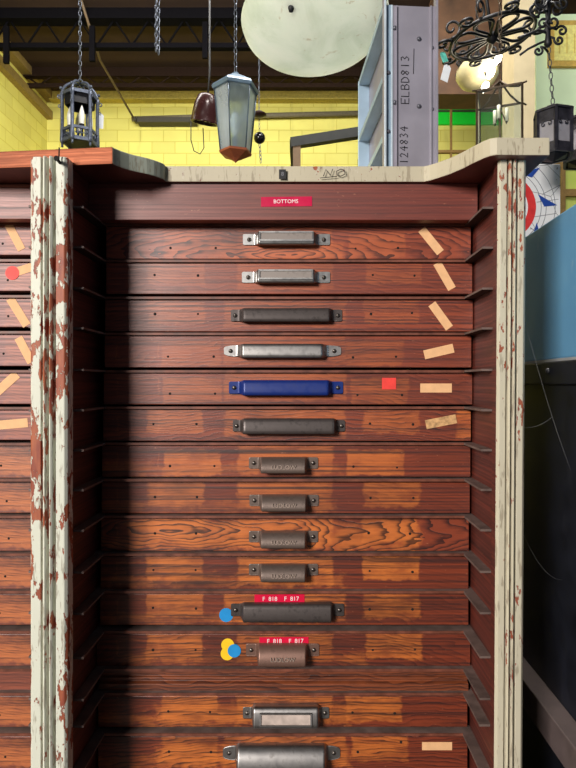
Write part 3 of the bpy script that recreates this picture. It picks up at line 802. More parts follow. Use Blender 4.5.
# cobweb strands between post and locker
m = MB()
def web(a, b, sag, n=10):
    a = Vector(a); b = Vector(b); pts = []
    for k in range(n+1):
        s = k/n; p = a.lerp(b, s); p.z -= sag*4*s*(1-s); pts.append(p)
    m.tube(pts, .00014, 4)
pa = Vector((PX(526, YF)+.0005, YF+.015, PZ(310, YF))); pb = Vector((XB-.0005, .90, PZ(470, .90)))
web(pa, pb, .012); mid = pa.lerp(pb, .6); mid.z -= .0115
web(Vector((PX(526, YF), YF+.018, PZ(428, YF))), mid, .006)
web(Vector((PX(525, YF), YF+.018, PZ(530, YF))), Vector((XB, .93, PZ(580, .93))), .02)
tag(m.build('cobweb', simple('grey_silk', srgb(150, 150, 150), .8), None, pa), 'thin grey cobweb strands strung between right post and locker', 'cobweb', kind='stuff')

# ------------------------------------------------------------------ tall painted board with compass star
YB2 = 2.25
cc = P(503, 207, YB2); brd = thing('painted_board', (cc.x, YB2, 0), 'tall white board painted with red ring and blue compass star, behind the locker', 'board')
bo = Vector((cc.x, YB2, 0)); hx = PX(560.5, YB2)-cc.x
t = NT('crazed_white_paint'); co = t.coord()
v = t.n('ShaderNodeTexVoronoi', feature='DISTANCE_TO_EDGE'); t.set(v.inputs['Vector'], co); v.inputs['Scale'].default_value = 9
n = t.noise(co, 60, 3)
c = t.mix(t.step(v.outputs['Distance'], .012, .004), srgb(226, 226, 228), srgb(120, 120, 124))
c = t.mix(t.step(n, .66, .72), c, srgb(150, 140, 136))
WB = t.fin(c, .5)
m = MB(); m.box((cc.x-hx, YB2, 0), (cc.x+hx, YB2+.02, PZ(164, YB2))); m.build('panel', WB, brd, bo, bevel=.002)
def arc_ring(m, c, r0, r1, y, n=48):
    A = []
    for k in range(n):
        a = 2*PI*k/n; A.append(([c.x+r0*math.cos(a), y, c.z+r0*math.sin(a)], [c.x+r1*math.cos(a), y, c.z+r1*math.sin(a)]))
    for k in range(n):
        i0, o0 = A[k]; i1, o1 = A[(k+1) % n]
        m.prism([i0, o0, o1, i1], (0, .0008, 0))
k = YB2/F
m = MB(); arc_ring(m, cc, 25*k, 33*k, YB2-.0008); m.build('red_ring', simple('red_paint', srgb(214, 52, 52), .5), brd, bo)
m = MB()
for r in (38, 43, 52): arc_ring(m, cc, r*k, (r+.5)*k, YB2-.0005)
for a in range(0, 360, 45):
    d = Vector((math.cos(math.radians(a+8)), 0, math.sin(math.radians(a+8))))
    m.beam(Vector((cc.x, YB2-.0004, cc.z))+d*34*k, Vector((cc.x, YB2-.0004, cc.z))+d*56*k, .5*k, .0004, (0, 1, 0))
m.build('line_work', simple('grey_line', srgb(96, 100, 110), .6), brd, bo)
STP = simple('blue_paint', srgb(28, 66, 150), .5)
for a in range(0, 360, 45):
    m = MB(); a0 = math.radians(a+6); d = Vector((math.cos(a0), 0, math.sin(a0))); s = Vector((-d.z, 0, d.x)); o = Vector((cc.x, YB2-.0012, cc.z))
    m.prism([o+d*36*k+s*9*k, o+d*41*k-s*4*k, o+d*54*k-s*4*k], (0, .0010, 0)); m.build('star_point', STP, brd, bo)

# ------------------------------------------------------------------ hanging things
IRON = simple('blue_grey_iron', srgb(100, 108, 126), .42, .4, .25, 60)
IRONB = simple('black_iron', srgb(28, 28, 34), .5, .15, .25, 60)
CHAINM = metal('chain_steel', srgb(120, 126, 140), .4, .3)
def chain(m, a, b, pitch=.03, w=.009, r=.0028):
    a = Vector(a); b = Vector(b); d = b-a; L = d.length; d.normalize()
    n = max(1, round(L/pitch)); p = L/n; s0 = d.orthogonal().normalized(); s1 = d.cross(s0)
    hl = p*.5+r*.9
    for k in range(n):
        c = a+d*(p*(k+.5)); s = s0 if k % 2 else s1; pts = []
        for q in range(10):
            t_ = 2*PI*q/10; pts.append(c+d*(hl*math.cos(t_)*(1 if abs(math.cos(t_)) > .5 else 1.2))+s*(w*math.sin(t_)))
        m.tube(pts, r, 4, closed=True)
    return m
def ceil_at(p): return Vector((p[0], p[1], CZ))
def hook(m, p): m.lathe([(.03, 0), (.03, -.01), (.008, -.03), (0, -.03)], (p[0], p[1], CZ), 12)

def scroll2(c, ex, ez, r, a0, turns, sgn=1, n=22, inner=.18):
    pts = []
    for k in range(n+1):
        s = k/n; a = a0+sgn*turns*2*PI*s; rr = r*(1-(1-inner)*s)
        pts.append(c+ex*(rr*math.cos(a))+ez*(rr*math.sin(a)))
    return pts

# black iron candle lantern, left
def candle_lantern(c, R, zt, zb, label, rot=.3, iron=IRON, pitch=.03, tagged=True):
    th = thing('iron_lantern', (c.x, c.y, zb), label, 'lantern'); O = Vector((c.x, c.y, zb))
    V = [Vector((c.x+R*math.cos(rot+PI/3*k), c.y+R*math.sin(rot+PI/3*k), 0)) for k in range(6)]
    h = zt-zb; zs = zb+h*.80; zl = zb+h*.26
    m = MB()
    for k in range(6):
        a = V[k]; b = V[(k+1) % 6]; e = Vector((0, 0, 1))
        m.tube([a+e*(zb+h*.06), a+e*(zb+h*.10), a+e*zl, a+e*(zl+.02), a+e*(zs-.02), a+e*zs, a+e*(zs+.012)], [R*.10, R*.15, R*.12, R*.11, R*.11, R*.15, R*.07], 8)
        m.tube([a+e*zb+(c-a).normalized()*0, a+e*(zb+h*.06)], R*.07, 6)
        for z, w in ((zs, .13), (zl, .10), (zb+h*.10, .14)): m.beam(a+e*z, b+e*z, R*.12, R*w*1.5)
        mid = (a+b)/2                                             # trefoil cut band under the candles
        m.tube([a.lerp(b, .15)+e*(zb+h*.18), a.lerp(b, .85)+e*(zb+h*.18)], R*.03, 5)
        for q in (.3, .5, .7): m.tube([a.lerp(b, q)+e*(zb+h*.12), a.lerp(b, q)+e*(zl)], R*.035, 5)
        out = (mid-Vector((c.x, c.y, 0))).normalized(); vo = (a-Vector((c.x, c.y, 0))).normalized()
        m.tube(scroll2(a+e*(zs-.02)+vo*R*.16, vo, e, R*.15, PI, 1.2, 1), R*.035, 5)
        m.tube(scroll2(a+e*(zs-h*.20)+vo*R*.14, vo, e, R*.12, PI, 1.1, -1), R*.03, 5)
        m.lathe([(0, R*.13), (R*.07, R*.09), (R*.09, 0), (R*.05, -R*.06), (0, -R*.06)], a+e*(zs+.03)+vo*R*.08, 8)
    m.build('frame', iron, th, O)
    m = MB()                                                      # dome straps and ring
    for k in range(6):
        a = V[k]-Vector((c.x, c.y, 0)); pts = []
        for q in range(9):
            s = q/8; rr = math.cos(s*PI/2*.93); pts.append(Vector((c.x, c.y, 0))+a*rr+Vector((0, 0, zs+(zt-zs)*math.sin(s*PI/2))))
        m.tube(pts, R*.09, 6)
    m.tube([Vector((c.x+R*.16*math.cos(q*PI/6), c.y, zt+R*.12+R*.16*math.sin(q*PI/6))) for q in range(12)], R*.04, 5, closed=True)
    m.build('dome', iron, th, O)
    m = MB(); m.lathe([(0, zs+.004), (R*.86, zs-.002), (R*.86, zs-h*.16), (R*.80, zs-h*.16), (R*.80, zs-.01), (0, zs-.01)], (c.x, c.y, 0), 6, None, False, rot); m.build('canopy', IRONB, th, O)
    m = MB(); m.lathe([(0, zb+h*.07), (R*.9, zb+h*.07), (R*.9, zb+h*.10), (0, zb+h*.10)], (c.x, c.y, 0), 6, None, False, rot); m.build('base_plate', IRONB, th, O)
    for k in range(4):
        a = rot+2*PI*k/4+.1; p = Vector((c.x+R*.58*math.cos(a), c.y+R*.58*math.sin(a), 0))
        m = MB(); m.lathe([(0, zl-h*.14), (R*.07, zl-h*.13), (R*.08, zl+h*.05), (R*.16, zl+h*.06), (R*.15, zl+h*.075), (R*.05, zl+h*.08)], p, 10)
        m.m = 1; m.lathe([(R*.13, zl+h*.075), (R*.17, zl+h*.18), (R*.15, zl+h*.25), (R*.05, zl+h*.34), (0, zl+h*.37)], p, 12)
        m.build('candle', [IRONB, simple('candle_white', srgb(236, 236, 226), .4)], th, O)
    m = MB(); chain(m, (c.x, c.y, zt+R*.22), ceil_at(c), pitch); hook(m, c); m.build('chain', CHAINM, th, O)
    return th
lc = P(80, 120, 3.5)
candle_lantern(lc, .100, PZ(84, 3.5), PZ(150, 3.5), 'dark iron lantern with white candles hanging by chain at upper left', .45)
# paper tag on it
def price_tag(u, v, Y, w, h, rot, mat, label, hang):
    p = P(u, v, Y); m = MB(); M = Matrix.Translation(p) @ Matrix.Rotation(rot, 4, 'Y') @ Matrix.Rotation(.3, 4, 'Z')
    m.prism([(-w/2, 0, -h/2), (w/2, 0, -h/2), (w/2, 0, h*.38), (w*.22, 0, h/2), (-w*.22, 0, h/2), (-w/2, 0, h*.38)], (0, .0012, 0), M)
    m.m = 1; m.tube([M @ Vector((0, 0, h*.42)), hang], .0012, 5)
    return tag(m.build('price_tag', [mat, INK], None, p), label, 'tag')
PAPER = simple('white_paper_tag', srgb(226, 230, 236), .7, 0, .04)
price_tag(100.5, 121, 3.55, .035, .09, .05, PAPER, 'white paper tag hanging from the dark candle lantern', Vector((lc.x+.1*math.cos(.45), lc.y+.1*math.sin(.45), PZ(150, 3.5)+.80*(PZ(84, 3.5)-PZ(150, 3.5)))))

# loose double chain
m = MB(); c = P(157, 40, 3.2)
chain(m, P(156, 52, 3.2), ceil_at(P(156, 40, 3.2)), .026, .007, .0024); chain(m, P(158.6, 55, 3.2), ceil_at(P(158.6, 40, 3.2)), .026, .007, .0024); hook(m, c)
tag(m.build('hanging_chain', CHAINM, None, P(157, 55, 3.2)), 'loose double steel chain dangling from the ceiling between two lanterns', 'chain')

# tapered glass lantern with copper base
Yg = 2.2; gc = P(235.5, 120, Yg); zr0, zr1, zg0, zc0 = PZ(80, Yg), PZ(90, Yg), PZ(153, Yg), PZ(163, Yg)
th = thing('glass_lantern', (gc.x, gc.y, zc0), 'blue grey tapered glass lantern with copper base hanging by chain', 'lantern'); O = Vector((gc.x, gc.y, zc0))
GREYB = simple('blue_grey_metal', srgb(112, 134, 156), .4, .3, .1, 30)
R0, R1 = .082, .058; rot = .30
m = MB(); m.lathe([(R0*.3, zr0+.012), (R0*1.04, zr1+.012), (R0*1.10, zr1+.004), (R0*1.06, zr1-.006), (R0*.98, zr1-.006)], (gc.x, gc.y, 0), 6, None, False, rot)
m.lathe([(0, zr0+.03), (.012, zr0+.025), (.016, zr0+.01), (R0*.3, zr0+.012)], (gc.x, gc.y, 0), 6, None, False, rot); m.build('roof', GREYB, th, O, solid=.002)
GL = glassy('pale_blue_glass', (.88, .94, .99, 1), .08, .30)
for k in range(6):
    a0, a1 = rot+PI/3*k, rot+PI/3*(k+1)
    def pt(a, r, z): return Vector((gc.x+r*math.cos(a), gc.y+r*math.sin(a), z))
    m = MB(); q = [pt(a0, R0*.97, zr1-.004), pt(a1, R0*.97, zr1-.004), pt(a1, R1*.97, zg0+.004), pt(a0, R1*.97, zg0+.004)]
    nn = (pt((a0+a1)/2, 1, 0)-Vector((gc.x, gc.y, 0))).normalized()
    m.prism(q, -nn*.002); m.build('glass_pane', GL, th, O)
m = MB()
for k in range(6):
    a0, a1 = rot+PI/3*k, rot+PI/3*(k+1)
    m.tube([pt(a0, R0, zr1), pt(a0, R1, zg0)], .0026, 6); m.beam(pt(a0, R1, zg0), pt(a1, R1, zg0), .005, .006); m.beam(pt(a0, R0, zr1-.002), pt(a1, R0, zr1-.002), .004, .008)
m.build('frame', simple('grey_lantern_frame', srgb(84, 96, 110), .4, .5), th, O)
m = MB(); m.lathe([(R1*1.08, zg0+.003), (R1*1.05, zg0-.004), (R1*.35, zc0+.016), (.008, zc0+.008), (0, zc0)], (gc.x, gc.y, 0), 6, None, False, rot)
m.build('copper_base', metal('copper', srgb(196, 112, 78), .45, .3, srgb(110, 60, 44), .6), th, O, solid=.0015)
m = MB(); m.lathe([(.012, zg0+.01), (.014, zg0+.05), (.012, zg0+.06)], (gc.x, gc.y, 0), 12); m.m = 1
m.lathe([(.008, zg0+.06), (.020, zg0+.09), (.024, zg0+.12), (.014, zg0+.15), (0, zg0+.16)], (gc.x, gc.y, 0), 16)
m.tube([(gc.x, gc.y, zc0+.01), (gc.x, gc.y, zg0+.012)], .004, 6)
m.build('bulb', [GREYB, simple('frosted_bulb', srgb(240, 240, 230), .3)], th, O)
m = MB(); chain(m, (gc.x, gc.y, zr0+.026), ceil_at(gc), .024, .0065, .0022); hook(m, gc); m.build('chain', CHAINM, th, O)

# brown dome pendant behind it
Yd2 = 4.6; dc = P(206, 110, Yd2); th = thing('dome_pendant', (dc.x, dc.y, dc.z-.12), 'glossy brown dome lamp behind the glass lantern', 'lamp'); O = Vector((dc.x, dc.y, dc.z-.12))
MR = Matrix.Rotation(math.radians(10), 4, 'Y') @ Matrix.Rotation(math.radians(14), 4, 'X')
m = MB(); m.lathe([(.02, .125), (.05, .12), (.075, .10), (.096, .04), (.106, -.04), (.108, -.09), (.112, -.10), (.104, -.10), (.098, -.05), (.08, .06), (.04, .10)], dc, 28, MR)
m.build('shade', simple('brown_enamel', srgb(58, 28, 28), .25, .1, .1), th, O)
m = MB(); m.lathe([(.02, .04), (.034, 0), (.04, -.05), (.03, -.085), (0, -.095)], dc+Vector((.012, -.01, .0)), 16, MR); m.build('bulb', simple('cream_bulb', srgb(240, 224, 180), .3), th, O)
m = MB(); m.tube([dc+MR @ Vector((0, 0, .12)), dc+Vector((.03, 0, .3)), ceil_at(dc+Vector((.03, 0, 0)))], .008, 6)
pts = [P(191, 120, Yd2), P(191, 140, Yd2), P(194, 151, Yd2), P(200, 154, Yd2), P(204, 148, Yd2), P(203, 128, Yd2)]; m.tube(pts, .004, 5)
m.build('cord', IRONB, th, O)

# disc and ball on a chain, right of the glass lantern
Ym = 4.2; mc = P(259.5, 138, Ym); th = thing('ball_pendant', (mc.x, mc.y, PZ(162, Ym)), 'small dark ball and disc on a thin chain beside the glass lantern', 'pendant'); O = Vector(th.location)
m = MB(); m.lathe([(0, .022), (.03, .018), (.052, .004), (.055, -.004), (.03, -.014), (0, -.018)], P(259, 114.5, Ym), 20); m.build('disc', simple('dark_brown_disc', srgb(58, 36, 30), .4, .2), th, O)
m = MB(); m.lathe([(.042*math.sin(PI*k/12), .042*math.cos(PI*k/12)) for k in range(13)], mc, 20); m.build('ball', simple('black_glossy_ball', srgb(18, 16, 18), .15), th, O)
m = MB(); chain(m, mc+Vector((0, 0, .04)), P(259.2, 116, Ym), .03, .006, .002); chain(m, P(259, 112, Ym), ceil_at(mc), .03, .006, .002)
chain(m, P(261, 163, Ym), mc-Vector((0, 0, .04)), .03, .009, .003); hook(m, mc); m.build('chain', CHAINM, th, O)

# alabaster bowl
Yb = 2.0; bcn = P(315, 22, Yb); Rb = .252
th = thing('alabaster_bowl', (bcn.x, bcn.y, bcn.z-.1), 'large pale stone bowl lamp hanging overhead by chains', 'lamp'); O = Vector(th.location)
t = NT('veined_alabaster'); co = t.coord()
n = t.noise(co, 5, 6, .62, .8); n2 = t.noise(t.mapping(co, (10, 10, 18), (3, 1, 2)), 1.0, 5, .6, 1.5)
c = t.ramp(n, [(.28, srgb(214, 222, 208)), (.50, srgb(236, 240, 232)), (.72, srgb(244, 245, 238))])
c = t.mix(t.math('MULTIPLY', t.step(n2, .62, .70), .45), c, srgb(176, 150, 110))
t.fin(c, .35, 0, .4)
tl = t.n('ShaderNodeBsdfTranslucent'); t.set(tl.inputs[0], c)
mx = t.n('ShaderNodeMixShader'); mx.inputs[0].default_value = .5
t.t.links.new(t.b.outputs[0], mx.inputs[1]); t.t.links.new(tl.outputs[0], mx.inputs[2]); t.t.links.new(mx.outputs[0], t.out.inputs[0])
AL = t.mat
prof = []
for k in range(15):
    a = PI/2*k/14; prof.append((Rb*math.sin(a)**.92 if k else 0, -.095*math.cos(a)))
prof += [(Rb+.003, .006), (Rb-.003, .012), (Rb-.012, .008)]
for k in range(13, -1, -1):
    a = PI/2*k/14; prof.append(((Rb-.014)*math.sin(a)**.92 if k else 0, -.080*math.cos(a)))
TB = Matrix.Rotation(math.radians(-4), 4, 'Y') @ Matrix.Rotation(math.radians(-8), 4, 'X')
m = MB(); m.lathe(prof, bcn, 64, TB); bowl = m.build('bowl', AL, th, O)
apex = bcn+Vector((0, 0, .75))
m = MB(); a = -2.08; q = bcn+TB @ Vector((Rb*.68*math.cos(a), Rb*.68*math.sin(a), -.069)); m.lathe([(0, .03), (.009, .028), (.010, 0), (.007, -.012), (0, -.015)], q, 12)
m.build('rim_bolt', IRONB, th, O)
for a, rr_, zz_ in ((-2.08, .68, -.056), (.01, .94, .0), (2.1, .94, .0)):
    m = MB(); q = bcn+TB @ Vector((Rb*rr_*math.cos(a), Rb*rr_*math.sin(a), zz_)); chain(m, q, apex, .03, .008, .0028); m.build('chain', CHAINM, th, O)
m = MB(); m.lathe([(.03, 0), (.035, .02), (.02, .06), (0, .07)], apex-Vector((0, 0, .01)), 16); m.tube([apex+Vector((0, 0, .05)), ceil_at(apex)], .008, 8); hook(m, apex); m.build('ceiling_rod', IRONB, th, O)

# iron scroll wheel (chandelier ring)
Yw = 3.0; wc = P(492, 37, Yw); Rw = .212
th = thing('iron_wheel_chandelier', (wc.x, wc.y, wc.z), 'black wrought iron wheel of looping petals hanging at upper right', 'chandelier'); O = Vector(th.location)
TW = Matrix.Rotation(math.radians(-9), 4, 'Y') @ Matrix.Rotation(math.radians(2), 4, 'X')
def wp(r, a, z=0): return wc+TW @ Vector((r*math.cos(a), r*math.sin(a), z))
m = MB(); m.tube([wp(Rw, 2*PI*k/48) for k in range(48)], .0095, 8, closed=True); m.build('ring', IRONB, th, O)
m = MB(); m.lathe([(0, .03), (.02, .02), (.034, .0), (.02, -.025), (0, -.04)], wc, 16, TW); m.tube([wp(0, 0, .02), wp(0, 0, .25), ceil_at(wp(0, 0, .25))], .009, 8); hook(m, wp(0, 0, .25)); m.build('stem', IRONB, th, O)
for k in range(8):
    a = 2*PI*k/8+.2; pts = []
    for q in range(25):
        s = 2*PI*q/24; rr = Rw*(.5-.44*math.cos(s)); pts.append(wp(rr, a+.42*math.sin(s)*(.35+.65*(1-math.cos(s))/2)))
    MB().tube(pts, .0078, 6).build('petal_loop', IRONB, th, O)
for k in range(8):
    a = 2*PI*k/8; ex = TW.to_3x3() @ Vector((math.cos(a), math.sin(a), 0)); et = TW.to_3x3() @ Vector((-math.sin(a), math.cos(a), 0)); ez = Vector((0, 0, 1))
    m = MB(); sg = 1 if k % 2 else -1
    m.tube(scroll2(wp(Rw+.045, a), ex, et, .045, PI, 1.3, sg), .0075, 6)
    m.tube(scroll2(wp(Rw+.02, a+.22)+ez*.05, ex, ez, .05, -PI/2, 1.25, -1), .0065, 6)
    m.build('scroll', IRONB, th, O)
price_tag(446, 73, 2.98, .042, .085, .25, PAPER, 'white paper tag hanging under the iron wheel beside the rack section', wp(Rw, PI+.12))
price_tag(444, 57, 3.0, .034, .055, -.35, simple('teal_tag', srgb(96, 196, 180), .6), 'small teal tag above the white paper tag', wp(Rw, PI-.02))

# scrolled iron bracket carrying the right lantern
Yk = 2.0; kc = P(548, 20, Yk)
th = thing('iron_scroll_bracket', (kc.x, kc.y, PZ(48, Yk)), 'black iron scrolled hanger at the far upper right with a lantern chain', 'hanger'); O = Vector(th.location)
m = MB(); m.tube([P(548, 47, Yk), P(548, 44, Yk), P(548, 36, Yk), P(548, 5, Yk), ceil_at(kc)], [.006, .014, .009, .010, .010], 8); hook(m, kc); m.build('post', IRONB, th, O)
ex, ez = Vector((1, 0, 0)), Vector((0, 0, 1))
for (u, v, r, a0, tn, sg) in ((562, 31, 5.5, PI*.9, 1.3, -1), (559, 40, 5, PI*.9, 1.25, 1), (536, 12, 9, 0, 1.3, 1), (556, 10, 9, PI, 1.3, -1), (540, 2, 7, 0, 1.2, -1), (562, 3, 7, PI, 1.2, 1), (538, 51, 5, PI*.3, 1.2, -1), (553, 22, 7, PI, 1.2, 1), (543, 24, 6, 0, 1.2, 1)):
    c = P(u, v, Yk+random.uniform(-.03, .03)); rr = r*Yk/F
    pts = scroll2(c, ex, ez, rr, a0, tn, sg); st = Vector((kc.x, Yk, c.z+rr*.4))
    m = MB(); m.tube([st, st.lerp(pts[0], .5)+ez*rr*.3]+pts, .0042, 6); m.build('scroll', IRONB, th, O)
m = MB(); m.tube([P(548, 33, Yk), P(538, 30, Yk), P(527, 35, Yk), P(518, 38, Yk)], .005, 6); m.tube([P(548, 40, Yk), P(538, 44, Yk), P(528, 49, Yk), P(520, 55, Yk)], .004, 6); m.build('side_arm', IRONB, th, O)

# opal bowl lamp with lit bulbs
Yo = 3.5; oc = P(477, 74, Yo); th = thing('opal_lamp', (oc.x, oc.y, oc.z-.1), 'cream opal bowl lamp with lit bulbs below the iron wheel', 'lamp'); O = Vector(th.location)
OP = simple('cream_opal_glass', srgb(226, 214, 170), .25, 0, .05)
MO = Matrix.Rotation(math.radians(-6), 4, 'X')
m = MB(); m.lathe([(.05, .06), (.10, .05), (.122, .02), (.125, -.01), (.105, -.05), (.07, -.075), (.03, -.086), (0, -.088)], oc, 32, MO); m.build('opal_bowl', OP, th, O)
m = MB(); m.lathe([(.055, .055), (.06, .075), (.03, .10), (.012, .13), (0, .14)], oc, 20)
for k in range(6):
    a = 2*PI*k/6+.3; e = Vector((math.cos(a), math.sin(a), 0)); m.tube(scroll2(oc+e*.09+Vector((0, 0, .10)), e, Vector((0, 0, 1)), .045, PI, 1.3, 1), .006, 6)
    m.tube(scroll2(oc+e*.125+Vector((0, 0, .04)), e, Vector((0, 0, 1)), .022, PI, 1.2, -1), .005, 6)
m.build('crown', IRONB, th, O)
m = MB(); chain(m, oc+Vector((0, 0, .14)), ceil_at(oc), .04, .010, .0035); hook(m, oc); m.build('chain', IRONB, th, O)
# lit candle bulbs on a slanting arm
GLOW = emit('lit_bulb', (1, .93, .78, 1), 14)
arm = [oc+Vector((.03, -.02, .12)), P(490, 70, Yo-.1), P(500, 70, Yo-.1)]
m = MB(); m.tube([oc+Vector((.0, 0, .10)), P(489, 52, Yo-.1), P(500, 62, Yo-.1)], .007, 6); m.tube([oc+Vector((.02, -.02, .07)), P(486, 84, Yo-.12)+Vector((0, 0, .05))], .006, 6); m.build('bulb_arm', IRONB, th, O)
for u, v in ((498, 59), (491, 73), (485, 87)):
    m = MB(); m.lathe([(0, .036), (.012, .028), (.020, .008), (.018, -.012), (.010, -.030), (.009, -.034)], P(u, v, Yo-.12), 16, Matrix.Rotation(.45, 4, 'Y')); m.build('lit_bulb', GLOW, th, O)
L = bpy.data.lights.new('bulb_light', 'POINT'); L.energy = 2; L.color = (1, .86, .62); L.shadow_soft_size = .05
lo = bpy.data.objects.new('bulb_light', L); COL.objects.link(lo); lo.location = P(491, 72, Yo-.2)

# clear glass hall lantern
Yc = 2.6; hc = P(500, 120, Yc); th = thing('clear_glass_lantern', (hc.x, hc.y, PZ(158, Yc)), 'square clear glass lantern with thin bronze frame behind the cabinet top', 'lantern'); O = Vector(th.location)
BRZ = simple('thin_bronze_frame', srgb(84, 70, 56), .4, .5)
hw_ = .106; zt_, zb_ = PZ(97, Yc), PZ(158, Yc); rz = .42
C4 = [Vector((hc.x+hw_*1.25*math.cos(rz+PI/2*k), hc.y+hw_*1.25*math.sin(rz+PI/2*k), 0)) for k in range(4)]
CG = glassy('clear_glass', (.95, .98, .98, 1), .05, .03)
m = MB(); e = Vector((0, 0, 1))
for k in range(4):
    a, b = C4[k], C4[(k+1) % 4]
    m.beam(a+e*zb_, a+e*zt_, .008, .008, (0, 1, 0)); m.beam(a+e*zt_, b+e*zt_, .008, .008); m.beam(a+e*zb_, b+e*zb_, .010, .010)
    top_ = Vector((hc.x, hc.y, 0))
    m.tube([a+e*zt_, a.lerp(top_, .15)+e*(zt_-.004), a.lerp(top_, .55)+e*(zt_+.02), a.lerp(top_, .9)+e*(zt_+.06), top_+e*(zt_+.075)], .0045, 6)
    m.tube([a+e*zt_, a+(a-top_)*.18+e*(zt_-.004)], .004, 6)
m.build('frame', BRZ, th, O)
for k in range(4):
    a, b = C4[k], C4[(k+1) % 4]; nn = ((a+b)/2-Vector((hc.x, hc.y, 0))).normalized()
    MB().prism([a+e*zb_, b+e*zb_, b+e*zt_, a+e*zt_], -nn*.002).build('glass_pane', CG, th, O)
m = MB(); m.tube([(hc.x, hc.y, zt_+.075), (hc.x, hc.y, zt_-.05)], .005, 6)
for k in range(3):
    a = 2*PI*k/3; q = Vector((hc.x+.03*math.cos(a), hc.y+.03*math.sin(a), zt_-.11)); m.tube([(hc.x, hc.y, zt_-.05), q-Vector((0, 0, .01)), q], .003, 5); m.m = 1; m.tube([q, q+Vector((0, 0, .06))], .008, 8); m.m = 0
m.build('candle_cluster', [BRZ, simple('ivory_sleeve', srgb(236, 230, 206), .5)], th, O)
m = MB(); chain(m, (hc.x, hc.y, zt_+.075), ceil_at(hc), .035, .008, .0026); hook(m, hc); m.build('chain', BRZ, th, O)

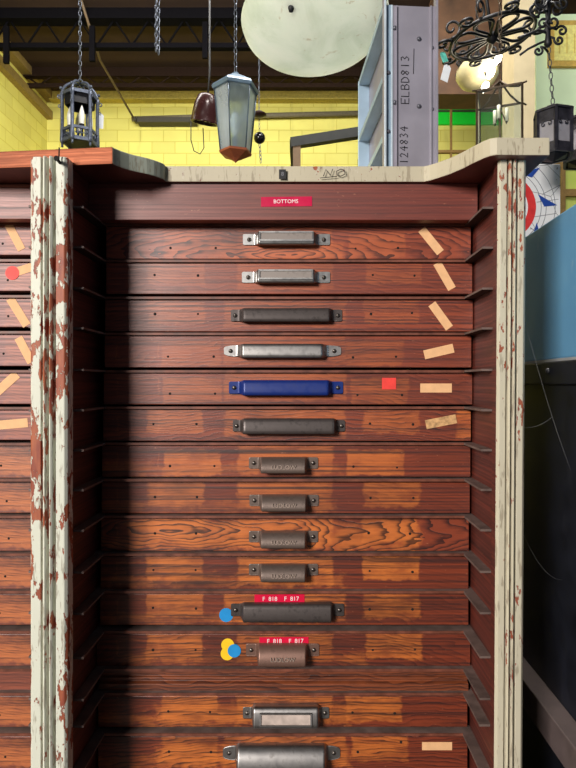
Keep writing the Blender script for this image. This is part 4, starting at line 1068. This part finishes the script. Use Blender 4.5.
# dark lanterns at the right edge
IRONG = simple('dark_grey_iron', srgb(62, 60, 68), .4, .5, .3, 50)
def box_lantern(u, v0, v1, Y, R, label, rot, chain_top=None, chk=True):
    zt, zb = PZ(v0, Y), PZ(v1, Y); X = PX(u, Y); th = thing('dark_metal_lantern', (X, Y, zb), label, 'lantern'); O = Vector(th.location)
    h = zt-zb; c0 = Vector((X, Y, 0)); V = [Vector((X+R*math.cos(rot+PI/3*k), Y+R*math.sin(rot+PI/3*k), 0)) for k in range(6)]
    m = MB()
    for k in range(6):
        a, b = V[k], V[(k+1) % 6]; nn = ((a+b)/2-c0).normalized()
        for z0_, z1_ in ((.62, .82), (0.10, .26)): m.prism([a+e*(zb+h*z0_), b+e*(zb+h*z0_), b+e*(zb+h*z1_), a+e*(zb+h*z1_)], -nn*.004)
        m.beam(a+e*(zb+h*.08), a+e*(zb+h*.84), R*.16, R*.16, (0, 1, 0))
        a2, b2 = a.lerp(c0, -.06), b.lerp(c0, -.06)
        m.beam(a2+e*(zb+h*.83), b2+e*(zb+h*.83), R*.12, R*.12); m.beam(a2+e*(zb+h*.10), b2+e*(zb+h*.10), R*.14, R*.14)
        for q in (.33, .66):
            m.tube(scroll2(a.lerp(b, q)+e*(zb+h*.58), (b-a).normalized(), e, R*.14, PI/2, .9, 1 if q < .5 else -1, 12), R*.035, 5)
    m.build('frame', IRONG, th, O)
    m = MB(); m.lathe([(R*.98, zb+h*.82), (R*1.0, zb+h*.85), (R*.5, zb+h*.90), (R*.28, zb+h*.91), (R*.20, zb+h*.95), (R*.36, zb+h*.955), (R*.18, zb+h*.975), (R*.08, zt), (0, zt)], (X, Y, 0), 6, None, False, rot); m.build('roof', IRONB, th, O)
    m = MB(); m.lathe([(0, zb), (R*.2, zb+h*.02), (R*.8, zb+h*.08), (R*.95, zb+h*.12), (0, zb+h*.12)], (X, Y, 0), 6, None, False, rot); m.build('base', IRONB, th, O)
    FG = simple('frosted_lantern_glass', srgb(150, 146, 152), .3, 0, .08)
    for k in range(6):
        a, b = V[k].lerp(c0, .08), V[(k+1) % 6].lerp(c0, .08); nn = ((a+b)/2-c0).normalized()
        MB().prism([a+e*(zb+h*.24), b+e*(zb+h*.24), b+e*(zb+h*.64), a+e*(zb+h*.64)], -nn*.002).build('glass_pane', FG, th, O)
    m = MB(); tp_ = chain_top if chain_top else ceil_at((X, Y, 0)); chain(m, (X, Y, zt-.002), tp_, .022, .006, .0018); m.build('chain', simple('grey_chain', srgb(84, 86, 92), .4, .4), th, O)
    return th
box_lantern(553, 104, 162, Yk, .062, 'dark metal lantern with frosted panes hanging over the right end of the cabinet top', .25, P(548.5, 47, Yk))
box_lantern(583, 112, 168, 2.35, .075, 'second dark lantern cut off by the right edge of the photo', .1)

# ------------------------------------------------------------------ light
def area(name, loc, aim, sx, sy, power, col):
    L = bpy.data.lights.new(name, 'AREA'); L.shape = 'RECTANGLE'; L.size = sx; L.size_y = sy; L.energy = power; L.color = col
    o = bpy.data.objects.new(name, L); COL.objects.link(o); o.location = loc
    o.rotation_euler = (Vector(aim)-Vector(loc)).to_track_quat('-Z', 'Y').to_euler()
    return o
area('front_window_light', (-2.55, -3.0, 2.55), (0, .95, 1.15), 1.35, 1.1, 335, (1, .95, .89))
area('back_wall_fill', (-1.3, 4.6, CZ-.75), (-.8, 9.8, 3.6), 4.6, 1.4, 430, (1, .97, .90))  # added fill to brighten the back wall; the roof has no opening
area('bowl_fill', (.15, 2.3, CZ-1.6), (.1, 2.05, 0), .9, .5, 120, (1, .96, .9))  # added fill above the stone bowl to brighten it, without a fixture
area('right_wall_fill', (2.2, 3.0, CZ-.3), (1.9, 6.6, 4.3), 2.2, 1.2, 78, (.95, 1, .92))  # added fill for the pale right wall; no window stands here
W = bpy.data.worlds.new('world'); S.world = W; W.use_nodes = True
bg = W.node_tree.nodes['Background']; bg.inputs[0].default_value = (.62, .74, 1.0, 1); bg.inputs[1].default_value = .06

cam = bpy.data.cameras.new('camera'); co_ = bpy.data.objects.new('camera', cam); COL.objects.link(co_)
co_.location = (0, 0, H); co_.rotation_euler = (PI/2, 0, 0)
cam.sensor_width = 36; cam.sensor_fit = 'AUTO'; cam.lens = 36*F/768; cam.shift_x = -(CU-288)/768; cam.clip_start = .02
S.camera = co_
S.view_settings.view_transform = 'Standard'; S.view_settings.look = 'None'; S.view_settings.gamma = 1; S.view_settings.use_curve_mapping = False
S.view_settings.exposure = 0.0
